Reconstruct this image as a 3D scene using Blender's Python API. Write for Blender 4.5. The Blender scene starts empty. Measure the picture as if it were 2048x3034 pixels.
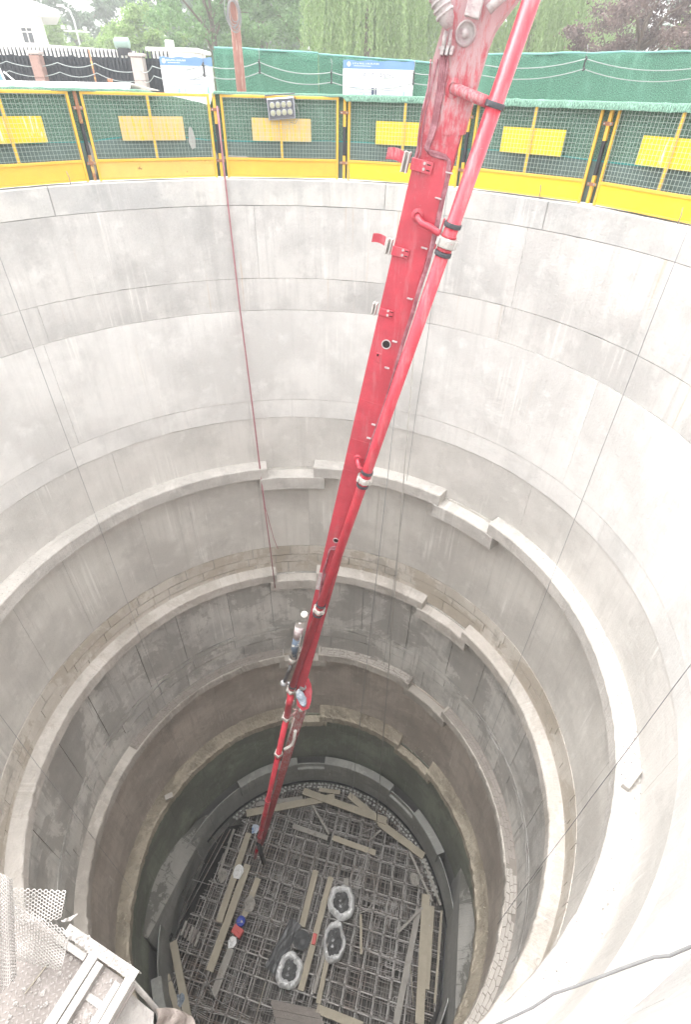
import bpy, math, random
import numpy as np
from mathutils import Vector, Matrix
from mathutils import noise as mnoise

random.seed(7)
rng = np.random.default_rng(7)
PI = math.pi
R = math.radians
SC = bpy.context.scene
COL = SC.collection

# ------------------------------------------------------------------ camera
CAM = np.array([0.98579, -5.59631, 1.26453])
MROT = np.array([[0.9996871, 0.02501404, 0.0],
                 [0.01575064, -0.62947514, 0.77686097],
                 [0.01943243, -0.77661789, -0.62967216]])
FPX = 1530.93
cd = bpy.data.cameras.new('camera')
cam = bpy.data.objects.new('camera', cd)
COL.objects.link(cam)
X, Y, Z = MROT[:, 0], -MROT[:, 1], -MROT[:, 2]
cam.matrix_world = Matrix(((X[0], Y[0], Z[0], CAM[0]), (X[1], Y[1], Z[1], CAM[1]), (X[2], Y[2], Z[2], CAM[2]), (0, 0, 0, 1)))
cd.sensor_fit = 'VERTICAL'
cd.sensor_height = 36.0
cd.lens = 36.0 * FPX / 3034.0
cd.clip_start = 0.05
cd.clip_end = 3000
SC.camera = cam

# ------------------------------------------------------------------ world, sun, exposure
SUN_EL, SUN_AZ = R(78), R(-40)          # azimuth clockwise from +Y
w = bpy.data.worlds.new('World')
SC.world = w
w.use_nodes = True
wn = w.node_tree
bg = wn.nodes['Background']
sky = wn.nodes.new('ShaderNodeTexSky')
sky.sky_type = 'NISHITA'
sky.sun_disc = False
sky.sun_elevation = SUN_EL
sky.sun_rotation = SUN_AZ
sky.air_density = 1.0
sky.dust_density = 4.0
sky.ozone_density = 1.0
hs = wn.nodes.new('ShaderNodeHueSaturation')
hs.inputs['Saturation'].default_value = 0.06     # overcast: almost no blue left
wn.links.new(sky.outputs[0], hs.inputs['Color'])
wn.links.new(hs.outputs[0], bg.inputs['Color'])
bg.inputs['Strength'].default_value = 0.15
sd = bpy.data.lights.new('sun', 'SUN')
sd.energy = 0.5
sd.angle = R(80)
sd.color = (1.0, 0.96, 0.89)
sun = bpy.data.objects.new('sun', sd)
COL.objects.link(sun)
sdir = Vector((math.sin(SUN_AZ) * math.cos(SUN_EL), math.cos(SUN_AZ) * math.cos(SUN_EL), math.sin(SUN_EL)))
sun.rotation_euler = sdir.to_track_quat('Z', 'Y').to_euler()
sun.location = sdir * 60
vs = SC.view_settings
vs.view_transform = 'Standard'
vs.look = 'None'
vs.exposure = 2.42
vs.gamma = 1.0
vs.use_curve_mapping = False
SC.render.engine = 'CYCLES'
SC.cycles.max_bounces = 10
SC.cycles.diffuse_bounces = 6
SC.cycles.adaptive_threshold = .03
SC.cycles.glossy_bounces = 3
SC.cycles.transparent_max_bounces = 8
SC.cycles.use_denoising = True
SC.cycles.sample_clamp_indirect = 8.0

# ------------------------------------------------------------------ places on the site
RS = 5.7                                  # shaft radius at the lining


def ray(x, y):
    return MROT @ np.array([(x - 1024) / FPX, (y - 1517) / FPX, 1.0])


def dp(x, y, d):
    """the point of the place seen at photo pixel x, y at d metres along the view axis"""
    return Vector(CAM + ray(x, y) * d)


def oz(x, y, z):
    r = ray(x, y)
    return Vector(CAM + r * ((z - CAM[2]) / r[2]))


def oy(x, y, yy):
    r = ray(x, y)
    return Vector(CAM + r * ((yy - CAM[1]) / r[1]))


def pol(a, r, z):
    """a in degrees clockwise from +Y"""
    return Vector((math.sin(R(a)) * r, math.cos(R(a)) * r, z))


# ------------------------------------------------------------------ mesh builder
class MB:
    def __init__(s):
        s.v = []; s.f = []; s.uv = []; s.smooth = []

    def add(s, vs, fs, uv=None, smooth=False):
        o = len(s.v)
        s.v += [tuple(x) for x in vs]
        s.uv += list(uv) if uv is not None else [(0, 0)] * len(vs)
        s.f += [tuple(i + o for i in f) for f in fs]
        s.smooth += [smooth] * len(fs)
        return s

    def box(s, c, ax, ay, az):
        """box with half-axis vectors"""
        c = Vector(c); ax = Vector(ax); ay = Vector(ay); az = Vector(az)
        vs = [c + i * ax + j * ay + k * az for k in (-1, 1) for j in (-1, 1) for i in (-1, 1)]
        fs = [(0, 2, 3, 1), (4, 5, 7, 6), (0, 1, 5, 4), (2, 6, 7, 3), (0, 4, 6, 2), (1, 3, 7, 5)]
        if ax.cross(ay).dot(az) < 0:
            fs = [tuple(reversed(f)) for f in fs]
        uv = [(v.x + v.y, v.z) for v in vs]
        return s.add(vs, fs, uv)

    def rbox(s, c, ax, ay, az, b):
        """box with chamfered edges, b in metres"""
        c = Vector(c); A = [Vector(ax), Vector(ay), Vector(az)]
        L = [a.length for a in A]
        U = [a.normalized() for a in A]
        b = min(b, min(L) * .45)
        vs = []; idx = {}
        for sx in (-1, 1):
            for sy in (-1, 1):
                for sz in (-1, 1):
                    sg = (sx, sy, sz)
                    for k in range(3):
                        p = c.copy()
                        for m in range(3):
                            p += U[m] * sg[m] * (L[m] if m == k else L[m] - b)
                        idx[(sg, k)] = len(vs); vs.append(p)
        fs = []
        for k in range(3):
            o = [m for m in range(3) if m != k]
            for sk in (-1, 1):
                q = []
                for a, bb in ((-1, -1), (1, -1), (1, 1), (-1, 1)):
                    sg = [0, 0, 0]; sg[k] = sk; sg[o[0]] = a; sg[o[1]] = bb
                    q.append(idx[(tuple(sg), k)])
                fs.append(tuple(q))
        for e in range(3):
            o = [m for m in range(3) if m != e]
            for a in (-1, 1):
                for bb in (-1, 1):
                    q = []
                    for se, k in ((-1, o[0]), (1, o[0]), (1, o[1]), (-1, o[1])):
                        sg = [0, 0, 0]; sg[e] = se; sg[o[0]] = a; sg[o[1]] = bb
                        q.append(idx[(tuple(sg), k)])
                    fs.append(tuple(q))
        for sx in (-1, 1):
            for sy in (-1, 1):
                for sz in (-1, 1):
                    fs.append(tuple(idx[((sx, sy, sz), k)] for k in range(3)))
        out = []
        for f in fs:
            p = [vs[i] for i in f]
            n = (p[1] - p[0]).cross(p[2] - p[0])
            m = sum(p, Vector()) / len(p) - c
            out.append(f if n.dot(m) > 0 else tuple(reversed(f)))
        return s.add(vs, out, [(v.x + v.y, v.z) for v in vs])

    def tube(s, pts, r, n=8, caps=True):
        pts = [Vector(p) for p in pts]
        rr = r if isinstance(r, (list, tuple)) else [r] * len(pts)
        up = None; vs = []; uv = []; L = 0
        for i, p in enumerate(pts):
            t = (pts[min(i + 1, len(pts) - 1)] - pts[max(i - 1, 0)]).normalized()
            if up is None:
                up = t.orthogonal().normalized()
            up = (up - t * up.dot(t))
            if up.length < 1e-6: up = t.orthogonal()
            up.normalize()
            sd = t.cross(up)
            if i: L += (p - pts[i - 1]).length
            for k in range(n):
                a = 2 * PI * k / n
                vs.append(p + (up * math.cos(a) + sd * math.sin(a)) * rr[i]); uv.append((k / n * 6.28 * rr[i], L))
        fs = []
        for i in range(len(pts) - 1):
            for k in range(n):
                a, b = i * n + k, i * n + (k + 1) % n
                fs.append((a, b, b + n, a + n))
        s.add(vs, fs, uv, True)
        if caps:
            o = len(s.v) - len(vs)
            s.f += [tuple(o + k for k in reversed(range(n))), tuple(o + len(vs) - n + k for k in range(n))]
            s.smooth += [False, False]
        return s

    def lathe(s, c, ax, prof, n=20, smooth=True):
        """prof = [(radius, height along ax)]"""
        c = Vector(c); ax = Vector(ax).normalized()
        u = ax.orthogonal().normalized(); v = ax.cross(u)
        vs = []
        for (r, h) in prof:
            for k in range(n):
                a = 2 * PI * k / n
                vs.append(c + ax * h + (u * math.cos(a) + v * math.sin(a)) * r)
        fs = []
        for i in range(len(prof) - 1):
            for k in range(n):
                a, b = i * n + k, i * n + (k + 1) % n
                fs.append((a, b, b + n, a + n))
        return s.add(vs, fs, None, smooth)

    def prism(s, pts, d):
        """closed polygon pts extruded by vector d"""
        d = Vector(d); n = len(pts)
        pts = [Vector(p) for p in pts]
        vs = pts + [p + d for p in pts]
        nr = Vector()
        for i in range(1, n - 1):
            nr += (pts[i] - pts[0]).cross(pts[i + 1] - pts[0])
        fl = nr.dot(d) > 0
        fs = [tuple(reversed(range(n))) if fl else tuple(range(n)), tuple(range(n, 2 * n)) if fl else tuple(reversed(range(n, 2 * n)))]
        for i in range(n):
            j = (i + 1) % n
            fs.append((i, j, j + n, i + n) if fl else (i, i + n, j + n, j))
        return s.add(vs, fs, [(v.x + v.y, v.z) for v in vs])

    def grid(s, P, nu, nv, uv=None, smooth=True, flip=False):
        """P = list of nu*nv points, row by row (nv rows of nu)"""
        fs = []
        for j in range(nv - 1):
            for i in range(nu - 1):
                a = j * nu + i
                q = (a, a + 1, a + nu + 1, a + nu)
                fs.append(tuple(reversed(q)) if flip else q)
        return s.add(P, fs, uv, smooth)

    def build(s, name, mt, parent=None, sharp=True):
        me = bpy.data.meshes.new(name)
        me.from_pydata(s.v, [], s.f)
        me.polygons.foreach_set('use_smooth', s.smooth)
        ul = me.uv_layers.new(name='UVMap')
        li = np.empty(len(me.loops), dtype=np.int32)
        me.loops.foreach_get('vertex_index', li)
        ul.data.foreach_set('uv', np.array(s.uv, dtype=np.float32)[li].ravel())
        me.materials.append(mt)
        me.update()
        o = bpy.data.objects.new(name, me)
        COL.objects.link(o)
        if parent is not None:
            o.parent = parent
        return o


def tag(o, label=None, cat=None, group=None, kind=None):
    if label: o['label'] = label
    if cat: o['category'] = cat
    if group: o['group'] = group
    if kind: o['kind'] = kind
    return o


def thing(name, label, cat, group=None):
    o = bpy.data.objects.new(name, None)
    COL.objects.link(o)
    o.empty_display_size = .2
    return tag(o, label, cat, group)


def struct(name, mb, mt, parent=None):
    o = mb.build(name, mt, parent)
    if parent is None: o['kind'] = 'structure'
    return o


def settle(root, loc):
    """move a thing's empty to its base without moving the parts built in world space"""
    root.location = loc
    for ch in [c for c in bpy.data.objects if c.parent == root]:
        ch.location = Vector(ch.location) - Vector(loc)


# ------------------------------------------------------------------ materials
def newmat(name):
    m = bpy.data.materials.new(name)
    m.use_nodes = True
    nt = m.node_tree
    return m, nt, nt.nodes['Principled BSDF']


class NT:
    def __init__(s, nt): s.nt = nt

    def n(s, t, **kw):
        nd = s.nt.nodes.new('ShaderNode' + t)
        for k, v in kw.items():
            if k in nd.inputs: nd.inputs[k].default_value = v
            else: setattr(nd, k, v)
        return nd

    def l(s, a, b): s.nt.links.new(a, b)

    def map(s, src, sc, loc=(0, 0, 0)):
        m = s.n('Mapping')
        m.inputs['Scale'].default_value = sc
        m.inputs['Location'].default_value = loc
        s.l(src, m.inputs['Vector'])
        return m.outputs[0]

    def noise(s, src, scale, detail=5, rough=.55, dist=0.0):
        n = s.n('TexNoise')
        n.inputs['Scale'].default_value = scale
        n.inputs['Detail'].default_value = detail
        n.inputs['Roughness'].default_value = rough
        n.inputs['Distortion'].default_value = dist
        s.l(src, n.inputs['Vector'])
        return n.outputs[0]

    def ramp(s, src, lo, hi, a=0.0, b=1.0):
        n = s.n('MapRange')
        n.interpolation_type = 'SMOOTHSTEP'
        for i, v in zip((1, 2, 3, 4), (lo, hi, a, b)): n.inputs[i].default_value = v
        s.l(src, n.inputs[0])
        return n.outputs[0]

    def math(s, op, a, b=None):
        n = s.n('Math', operation=op)
        for i, v in ((0, a), (1, b)):
            if v is None: continue
            if isinstance(v, (int, float)): n.inputs[i].default_value = v
            else: s.l(v, n.inputs[i])
        return n.outputs[0]

    def mix(s, f, a, b, mode='MIX'):
        n = s.n('Mix', data_type='RGBA', blend_type=mode)
        for i, v in ((0, f), (6, a), (7, b)):
            if isinstance(v, (int, float)): n.inputs[i].default_value = v
            elif isinstance(v, tuple): n.inputs[i].default_value = (*v, 1)
            else: s.l(v, n.inputs[i])
        return n.outputs[2]

    def bump(s, h, strength, dist, bsdf):
        n = s.n('Bump')
        n.inputs['Strength'].default_value = strength
        n.inputs['Distance'].default_value = dist
        s.l(h, n.inputs['Height'])
        s.l(n.outputs[0], bsdf.inputs['Normal'])


def concrete(name, base, dark, light, streak=.5, stain=.5, white=.3, damp=.0, dampcol=(.1, .09, .08), rough=.85, bump=.5, seed=0, boards=0.0, rust=0.0):
    """cast concrete: blotches, drip streaks, lime runs, damp patches; u along the wall, v up"""
    m, nt, b = newmat(name)
    k = NT(nt)
    uv = k.n('UVMap').outputs[0]
    uv = k.map(uv, (1, 1, 1), (seed * 3.7, seed * 1.3, seed))
    big = k.noise(uv, .55, 6, .6)
    med = k.noise(uv, 2.6, 6, .62)
    fine = k.noise(uv, 28, 4, .6)
    st = k.noise(k.map(uv, (7.0, .33, 1)), 1.0, 7, .68)
    st2 = k.noise(k.map(uv, (13, .28, 1), (5, 2, 0)), 1.0, 5, .65)
    c = k.mix(k.ramp(big, .38, .62), dark, base)
    c = k.mix(k.math('MULTIPLY', k.ramp(med, .52, .76), .6), c, light)
    c = k.mix(k.math('MULTIPLY', k.ramp(st, .47, .70), streak), c, dark)
    c = k.mix(k.math('MULTIPLY', k.ramp(k.noise(k.map(uv, (3.2, .12, 1), (1, 6, 0)), 1.0, 6, .7), .53, .68), streak * .7), c, tuple(x * .8 for x in dark))
    mask = k.math('MULTIPLY', k.ramp(st2, .48, .66), k.ramp(k.noise(k.map(uv, (1.0, .35, 1), (9, 4, 0)), 1.0, 5), .53, .66))
    c = k.mix(k.math('MULTIPLY', mask, white), c, (.8, .79, .77))
    gm = k.math('MULTIPLY', k.ramp(k.noise(k.map(uv, (.9, .7, 1), (2, 8, 0)), 1.0, 8, .7), .53, .62), stain)
    c = k.mix(gm, c, tuple(x * .72 for x in dark))
    if boards:
        sep = k.n('SeparateXYZ'); k.l(uv, sep.inputs[0])
        fr = k.math('FRACT', k.math('MULTIPLY', sep.outputs[1], 1 / .3))
        ln = k.ramp(k.math('ABSOLUTE', k.math('SUBTRACT', fr, .5)), .47, .5)
        ln = k.math('MULTIPLY', ln, k.ramp(med, .45, .6))
        c = k.mix(k.math('MULTIPLY', ln, boards), c, dark)
    rg = None
    if damp:
        dm = k.ramp(k.noise(k.map(uv, (.55, .55, 1), (7, 1, 3)), 1.0, 9, .72, .4), .5, .53)
        dm2 = k.ramp(k.noise(k.map(uv, (5, .3, 1), (3, 1, 3)), 1.0, 6, .7), .58, .62)
        dm = k.math('MULTIPLY', k.math('MAXIMUM', dm, dm2), damp)
        c = k.mix(dm, c, dampcol)
        rg = k.ramp(dm, 0, 1, rough, .38)
    if rust:
        rm = k.math('MULTIPLY', k.ramp(k.noise(k.map(uv, (9, .16, 1), (4, 9, 2)), 1.0, 4, .6), .60, .70), k.ramp(k.noise(k.map(uv, (.5, .3, 1), (1, 2, 2)), 1.0, 3), .5, .62))
        c = k.mix(k.math('MULTIPLY', rm, rust), c, (.48, .35, .22))
    # pin holes and small blow holes
    vo = k.n('TexVoronoi'); vo.inputs['Scale'].default_value = 5.5; k.l(uv, vo.inputs['Vector'])
    ph = k.math('MULTIPLY', k.ramp(vo.outputs['Distance'], .03, .05, 1, 0), k.ramp(k.noise(uv, 1.3, 3), .5, .6))
    c = k.mix(k.math('MULTIPLY', ph, .55), c, tuple(x * .5 for x in dark))
    c = k.mix(.18, c, k.mix(fine, (.15, .15, .15), (.85, .85, .85)), 'OVERLAY')
    c = k.mix(1.0, c, (1.0, .986, .96), 'MULTIPLY')
    k.l(c, b.inputs['Base Color'])
    if rg is not None: k.l(rg, b.inputs['Roughness'])
    else: b.inputs['Roughness'].default_value = rough
    h = k.math('ADD', k.math('MULTIPLY', fine, .35), k.math('ADD', k.math('MULTIPLY', med, 1.2), k.math('MULTIPLY', st2, .4)))
    k.bump(h, bump, .03, b)
    return m


def simple(name, col, rough=.6, metal=0.0, var=.25, scale=6.0, bump=0.0, bscale=40.0, col2=None, lo=.45, hi=.62, coord='Object', stretch=(1, 1, 1), spec=.5):
    m, nt, b = newmat(name)
    k = NT(nt)
    co = k.n('TexCoord').outputs[coord]
    co = k.map(co, stretch)
    n = k.noise(co, scale, 6, .62)
    d = tuple(x * (1 - var) for x in col)
    l = tuple(min(1, x * (1 + var * .5)) for x in col)
    c = k.mix(n, d, l)
    if col2 is not None:
        n2 = k.noise(k.map(co, (1, 1, 1), (3, 5, 7)), scale * .7, 8, .7)
        c = k.mix(k.ramp(n2, lo, hi), c, col2)
    k.l(c, b.inputs['Base Color'])
    b.inputs['Roughness'].default_value = rough
    b.inputs['Metallic'].default_value = metal
    b.inputs['Specular IOR Level'].default_value = spec
    if bump:
        k.bump(k.noise(co, bscale, 5, .65), bump, .02, b)
    return m


def turf(name, col, scale=90):
    m, nt, b = newmat(name)
    k = NT(nt)
    uv = k.n('UVMap').outputs[0]
    n = k.noise(uv, scale, 3, .7)
    n2 = k.noise(k.map(uv, (1, .25, 1)), 3.0, 5, .6)
    c = k.mix(k.ramp(n, .35, .68), tuple(x * .45 for x in col), tuple(min(1, x * 1.5) for x in col))
    c = k.mix(k.math('MULTIPLY', k.ramp(n2, .5, .75), .45), c, tuple(min(1, x * 1.5 + .05) for x in col))
    k.l(c, b.inputs['Base Color'])
    b.inputs['Roughness'].default_value = .9
    b.inputs['Specular IOR Level'].default_value = .15
    k.bump(n, .8, .02, b)
    return m


def leafmat(name, c1, c2):
    m, nt, b = newmat(name)
    k = NT(nt)
    rnd = k.n('NewGeometry').outputs['Random Per Island']
    c = k.mix(rnd, c1, c2)
    k.l(c, b.inputs['Base Color'])
    b.inputs['Roughness'].default_value = .6
    b.inputs['Specular IOR Level'].default_value = .25
    t = k.n('BsdfTranslucent')
    k.l(c, t.inputs['Color'])
    mx = k.n('MixShader'); mx.inputs[0].default_value = .38
    k.l(b.outputs[0], mx.inputs[1]); k.l(t.outputs[0], mx.inputs[2])
    k.l(mx.outputs[0], nt.nodes['Material Output'].inputs['Surface'])
    return m


def boompaint(name, red, dirt, up, lo, hi):
    """glossy red paint with cement splatter; up = vector giving where splatter thickens (object space dot), lo..hi its range"""
    m, nt, b = newmat(name)
    k = NT(nt)
    co = k.n('TexCoord').outputs['Object']
    dotn = k.n('VectorMath', operation='DOT_PRODUCT')
    k.l(co, dotn.inputs[0]); dotn.inputs[1].default_value = up
    g = k.ramp(dotn.outputs['Value'], lo, hi, 0, 1)
    n = k.noise(k.map(co, (1, 1, .25)), 26, 7, .75, .3)
    n2 = k.noise(co, 3.5, 6, .65)
    n3 = k.noise(co, 70, 3, .6)
    thr = k.math('SUBTRACT', .78, k.math('MULTIPLY', g, .44))
    sp = k.n('MapRange'); sp.interpolation_type = 'SMOOTHSTEP'
    k.l(k.math('ADD', k.math('MULTIPLY', n, .75), k.math('MULTIPLY', n2, .3)), sp.inputs[0])
    k.l(thr, sp.inputs[1]); k.l(k.math('ADD', thr, .2), sp.inputs[2])
    spk = k.math('MAXIMUM', k.ramp(n3, .67, .73, 0, .6), k.math('MULTIPLY', k.ramp(k.noise(k.map(co, (9, 9, 1.2)), 1.0, 7, .75), .5, .72), .35))
    f = k.math('MAXIMUM', sp.outputs[0], spk)
    c0 = k.mix(k.ramp(n2, .35, .7), tuple(x * .78 for x in red), red)
    c = k.mix(k.math('MULTIPLY', f, .9), c0, dirt)
    k.l(c, b.inputs['Base Color'])
    k.l(k.ramp(f, 0, 1, .33, .9), b.inputs['Roughness'])
    k.bump(k.math('MULTIPLY', f, n), .4, .01, b)
    return m
# ================================================================== the setting: ground and shaft
M = {}
M['ground'] = simple('ground_dirt', (.36, .33, .29), .95, var=.35, scale=1.2, bump=.5, bscale=9, col2=(.44, .42, .38))
M['c_top'] = concrete('concrete_coping', (.60, .59, .57), (.44, .44, .44), (.70, .69, .67), .45, .35, .35, seed=1)
M['c_up'] = concrete('concrete_upper_lift', (.60, .59, .58), (.46, .455, .45), (.70, .69, .68), .6, .3, .7, seed=2, rust=.5)
M['c_white'] = concrete('concrete_pale_lift', (.71, .705, .70), (.58, .575, .57), (.78, .78, .78), .4, .2, .7, seed=3, rust=.15)
M['c_mid'] = concrete('concrete_grey_lift', (.62, .605, .59), (.51, .50, .485), (.70, .69, .67), .4, .2, .7, seed=4)
M['c_ab'] = concrete('concrete_second_lift', (.61, .595, .57), (.49, .475, .455), (.70, .69, .67), .5, .25, .7, seed=5)
M['c_course'] = concrete('concrete_tan_course', (.62, .585, .54), (.50, .465, .42), (.68, .655, .62), .35, .7, .3, .6, (.40, .35, .285), seed=6)
M['c_bc'] = concrete('concrete_third_lift', (.62, .61, .59), (.45, .445, .435), (.72, .71, .69), .7, .5, .5, .6, (.30, .29, .275), seed=7, boards=.5)
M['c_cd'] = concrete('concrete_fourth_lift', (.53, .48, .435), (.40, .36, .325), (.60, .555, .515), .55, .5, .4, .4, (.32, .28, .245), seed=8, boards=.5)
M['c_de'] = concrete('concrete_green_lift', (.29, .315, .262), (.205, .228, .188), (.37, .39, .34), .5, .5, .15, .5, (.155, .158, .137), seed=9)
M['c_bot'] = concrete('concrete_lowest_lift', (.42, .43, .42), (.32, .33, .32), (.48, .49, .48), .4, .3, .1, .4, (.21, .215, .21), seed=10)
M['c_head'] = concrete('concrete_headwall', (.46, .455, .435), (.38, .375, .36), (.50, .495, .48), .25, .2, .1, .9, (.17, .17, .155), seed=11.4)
M['ledge_a'] = concrete('ledge_pale', (.53, .51, .49), (.43, .415, .40), (.62, .60, .58), .2, .4, .3, bump=1.0, seed=12)
M['ledge_b'] = concrete('ledge_dusty', (.55, .52, .495), (.46, .435, .41), (.62, .595, .57), .2, .4, .25, .3, (.29, .255, .215), bump=1.0, seed=13)
M['ledge_c'] = concrete('ledge_mud', (.53, .50, .465), (.42, .395, .365), (.60, .57, .54), .2, .4, .2, .3, (.22, .19, .165), bump=1.0, seed=14)
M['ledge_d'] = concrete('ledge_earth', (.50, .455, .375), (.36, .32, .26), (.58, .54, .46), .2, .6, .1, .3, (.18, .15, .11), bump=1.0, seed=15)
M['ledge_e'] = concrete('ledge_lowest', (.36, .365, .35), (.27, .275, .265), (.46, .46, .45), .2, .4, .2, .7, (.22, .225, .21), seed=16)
M['joint'] = simple('joint_dark', (.36, .355, .345), .95, var=.3)
M['mud'] = simple('dried_mud', (.42, .39, .355), .95, var=.25, scale=2.5, bump=.3, bscale=30)
M['mudwet'] = simple('damp_mud', (.29, .26, .235), .85, var=.3, scale=2.5, bump=.3, bscale=30)
M['mudbed'] = simple('dark_mud', (.24, .215, .19), .9, var=.3)
M['rubble'] = simple('rubble', (.40, .38, .36), .9, var=.35, scale=9)

# ground: one sheet with the round shaft opening
g = MB()
rad = [6.1, 6.6, 8, 12, 20, 40, 90, 250, 900]
N = 96
P = []
for r_ in rad:
    for i in range(N + 1):
        p = pol(i * 360 / N, r_, -.03 + (mnoise.noise(Vector((i * .3, r_, 2))) * .015 if 6.3 < r_ < 60 else 0))
        P.append(p)
    if True:
        P[-1] = P[-N - 1].copy()
g.grid(P, N + 1, len(rad), [(p.x, p.y) for p in P])
struct('ground', g, M['ground'])

# the lining's back shell carries the cast panels and the ledges
sh = MB()
P = []; UV = []
zs = [-.06, -6, -12, -18, -25.6]
for z in zs:
    for i in range(97):
        P.append(pol(i * 3.75, 5.775, z)); UV.append((i * .37, z))
sh.grid(P, 97, len(zs), UV, True, flip=True)
shaft = struct('shaft_wall', sh, M['joint'])


def wob(a, z, s):
    return mnoise.noise(Vector((math.sin(R(a)) * 4 * s, math.cos(R(a)) * 4 * s, z * s)))


def panel(a0, a1, z0, z1, r, mt, name='wall_panel', gap=.0025, jag=.012):
    """one cast wall panel between angles a0..a1 and heights z0 (top)..z1, edges turned back to leave a joint"""
    mb = MB()
    na = max(2, int((a1 - a0) / 2.2)) + 1
    nz = max(2, int((z0 - z1) / .55)) + 1
    ga = gap / r * 57.3
    rows = []; uvr = []
    for j in range(nz):
        for i in range(na):
            a = a0 + ga + (a1 - a0 - 2 * ga) * i / (na - 1)
            z = z0 - gap - (z0 - z1 - 2 * gap) * j / (nz - 1)
            if j == 0: z += min(0, wob(a, z0, 6) * jag)
            if j == nz - 1: z += max(0, wob(a, z1 + 5, 6) * jag)
            rows.append(pol(a, r + wob(a, z, .9) * .010, z)); uvr.append((R(a) * r, z))
    mb.grid(rows, na, nz, uvr, True)
    edge = [i for i in range(na)] + [j * na + na - 1 for j in range(1, nz)] + [(nz - 1) * na + i for i in range(na - 2, -1, -1)] + [j * na for j in range(nz - 2, -1, -1)]
    front = [rows[e] for e in edge]
    back = [Vector((p.x * 1.006, p.y * 1.006, p.z)) for p in front]
    mb.grid(back + front, len(edge), 2, [uvr[e] for e in edge] * 2, False)
    return mb.build(name, mt, shaft)


def lift(z0, z1, r, mt, n, off=0.0, **kw):
    jit = random.Random(int(-z0 * 100))
    an = [off + i * 360 / n + jit.uniform(-1, 1) * 360 / n * .22 for i in range(n)]
    for i in range(n):
        a0, a1 = an[i], an[(i + 1) % n] + (360 if i == n - 1 else 0)
        panel(a0, a1, z0, z1, r, mt, **kw)


# coping ring with its top face
for i in range(12):
    a0, a1 = i * 30 - 14, i * 30 + 16
    mb = MB(); P = []; UV = []
    prof = [(5.76, -.42), (5.70, -.415), (5.70, -.015), (5.715, 0.0), (6.2, 0.0), (6.22, -.04)]
    na = 16
    d = 0
    for j, (r_, z) in enumerate(prof):
        if j: d += math.hypot(r_ - prof[j - 1][0], z - prof[j - 1][1])
        for q in range(na):
            a = a0 + .05 + (a1 - a0 - .1) * q / (na - 1)
            P.append(pol(a, r_ + (wob(a, z, 1.5) * .008 if j < 4 else 0), z + (wob(a, 3, 5) * .006 if j in (2, 3) else 0)))
            UV.append((R(a) * 5.7, -.42 + d))
    mb.grid(P, na, len(prof), UV, False, flip=True)
    mb.build('coping', M['c_top'], shaft)

lift(-.42, -1.72, 5.70, M['c_up'], 5, -13.5)
lift(-1.72, -2.36, 5.702, M['c_up'], 3, 50)
lift(-2.36, -4.46, 5.697, M['c_white'], 3, 55)
lift(-4.46, -4.93, 5.702, M['c_white'], 5, 67 - 360)
lift(-4.93, -6.4, 5.712, M['c_mid'], 7, 2)
lift(-6.4, -9.2, 5.70, M['c_ab'], 22, 3, gap=.003)
lift(-9.2, -9.55, 5.69, M['c_course'], 31, 7, jag=.06, gap=.008)
lift(-9.55, -9.85, 5.70, M['c_course'], 34, 1, jag=.05, gap=.009)
lift(-9.85, -10.3, 5.71, M['c_course'], 29, 5, jag=.04, gap=.009)
lift(-10.3, -12.85, 5.70, M['c_bc'], 24, 2, jag=.03, gap=.009)
lift(-12.85, -13.05, 5.697, M['c_bc'], 24, 2, jag=.12)
lift(-13.05, -13.5, 5.70, M['c_bc'], 24, 4, jag=.06, gap=.01)
lift(-13.5, -14.45, 5.71, M['c_bc'], 21, 6, jag=.03, gap=.01)
lift(-14.45, -17.2, 5.69, M['c_cd'], 18, 2)
lift(-17.2, -18.6, 5.71, M['c_cd'], 18, 9, jag=.08)
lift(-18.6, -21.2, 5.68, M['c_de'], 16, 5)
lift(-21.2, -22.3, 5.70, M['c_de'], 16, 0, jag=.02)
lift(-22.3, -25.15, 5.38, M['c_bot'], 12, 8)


def ledge(name, z0, z1, rin, arcs, mt, rise, jag=.012, label=None, rough=0.0, rtop=5.72):
    """concrete ring beam: top slopes up by rise to the wall; broken at the notches (arcs)"""
    for (a0, a1) in arcs:
        mb = MB(); P = []; UV = []
        n = max(3, int((a1 - a0) / .7)) + 1
        prof = [(5.74, z1), (rin + .03, z1), (rin, z1 + .02), (rin, z0 - .025), (rin + .02, z0)]
        steps = 5 if rough else 2
        for q in range(1, steps + 1):
            t = q / steps
            prof.append((rin + .02 + (rtop - rin - .02) * t, z0 + rise * t ** 1.3))
        d = 0; closed = []
        for j, (r_, z) in enumerate(prof):
            if j: d += math.hypot(r_ - prof[j - 1][0], z - prof[j - 1][1])
            for i in range(n):
                a = a0 + (a1 - a0) * i / (n - 1)
                e = wob(a, z0 + j * .03, 7) * jag + wob(a, z0, 1.2) * jag + max(0, wob(a, z0 + j * .1, 22) - .15) * jag * 1.6
                rr = r_ + (e if 1 <= j <= 4 else 0)
                zz = z + (wob(a + 40, j * .7, 9) * jag * .6 if 1 <= j <= 4 else 0)
                if rough and j > 4 and j < len(prof) - 1:
                    zz += wob(a, j * .21 + 3, 12) * rough + wob(a, j * .1, 3) * rough
                P.append(pol(a, rr, zz)); UV.append((R(a) * 5.6, d))
        mb.grid(P, n, len(prof), UV, True, flip=True)
        for i in (0, n - 1):
            ring = [P[j * n + i] for j in range(len(prof))]
            mb.add(ring, [tuple(range(len(ring))) if i else tuple(reversed(range(len(ring))))], [(p.z, p.x) for p in ring])
        o = mb.build(name, mt, shaft)
        # crisp edges between the planar faces
        o.data.polygons.foreach_set('use_smooth', [False] * len(o.data.polygons))


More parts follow.
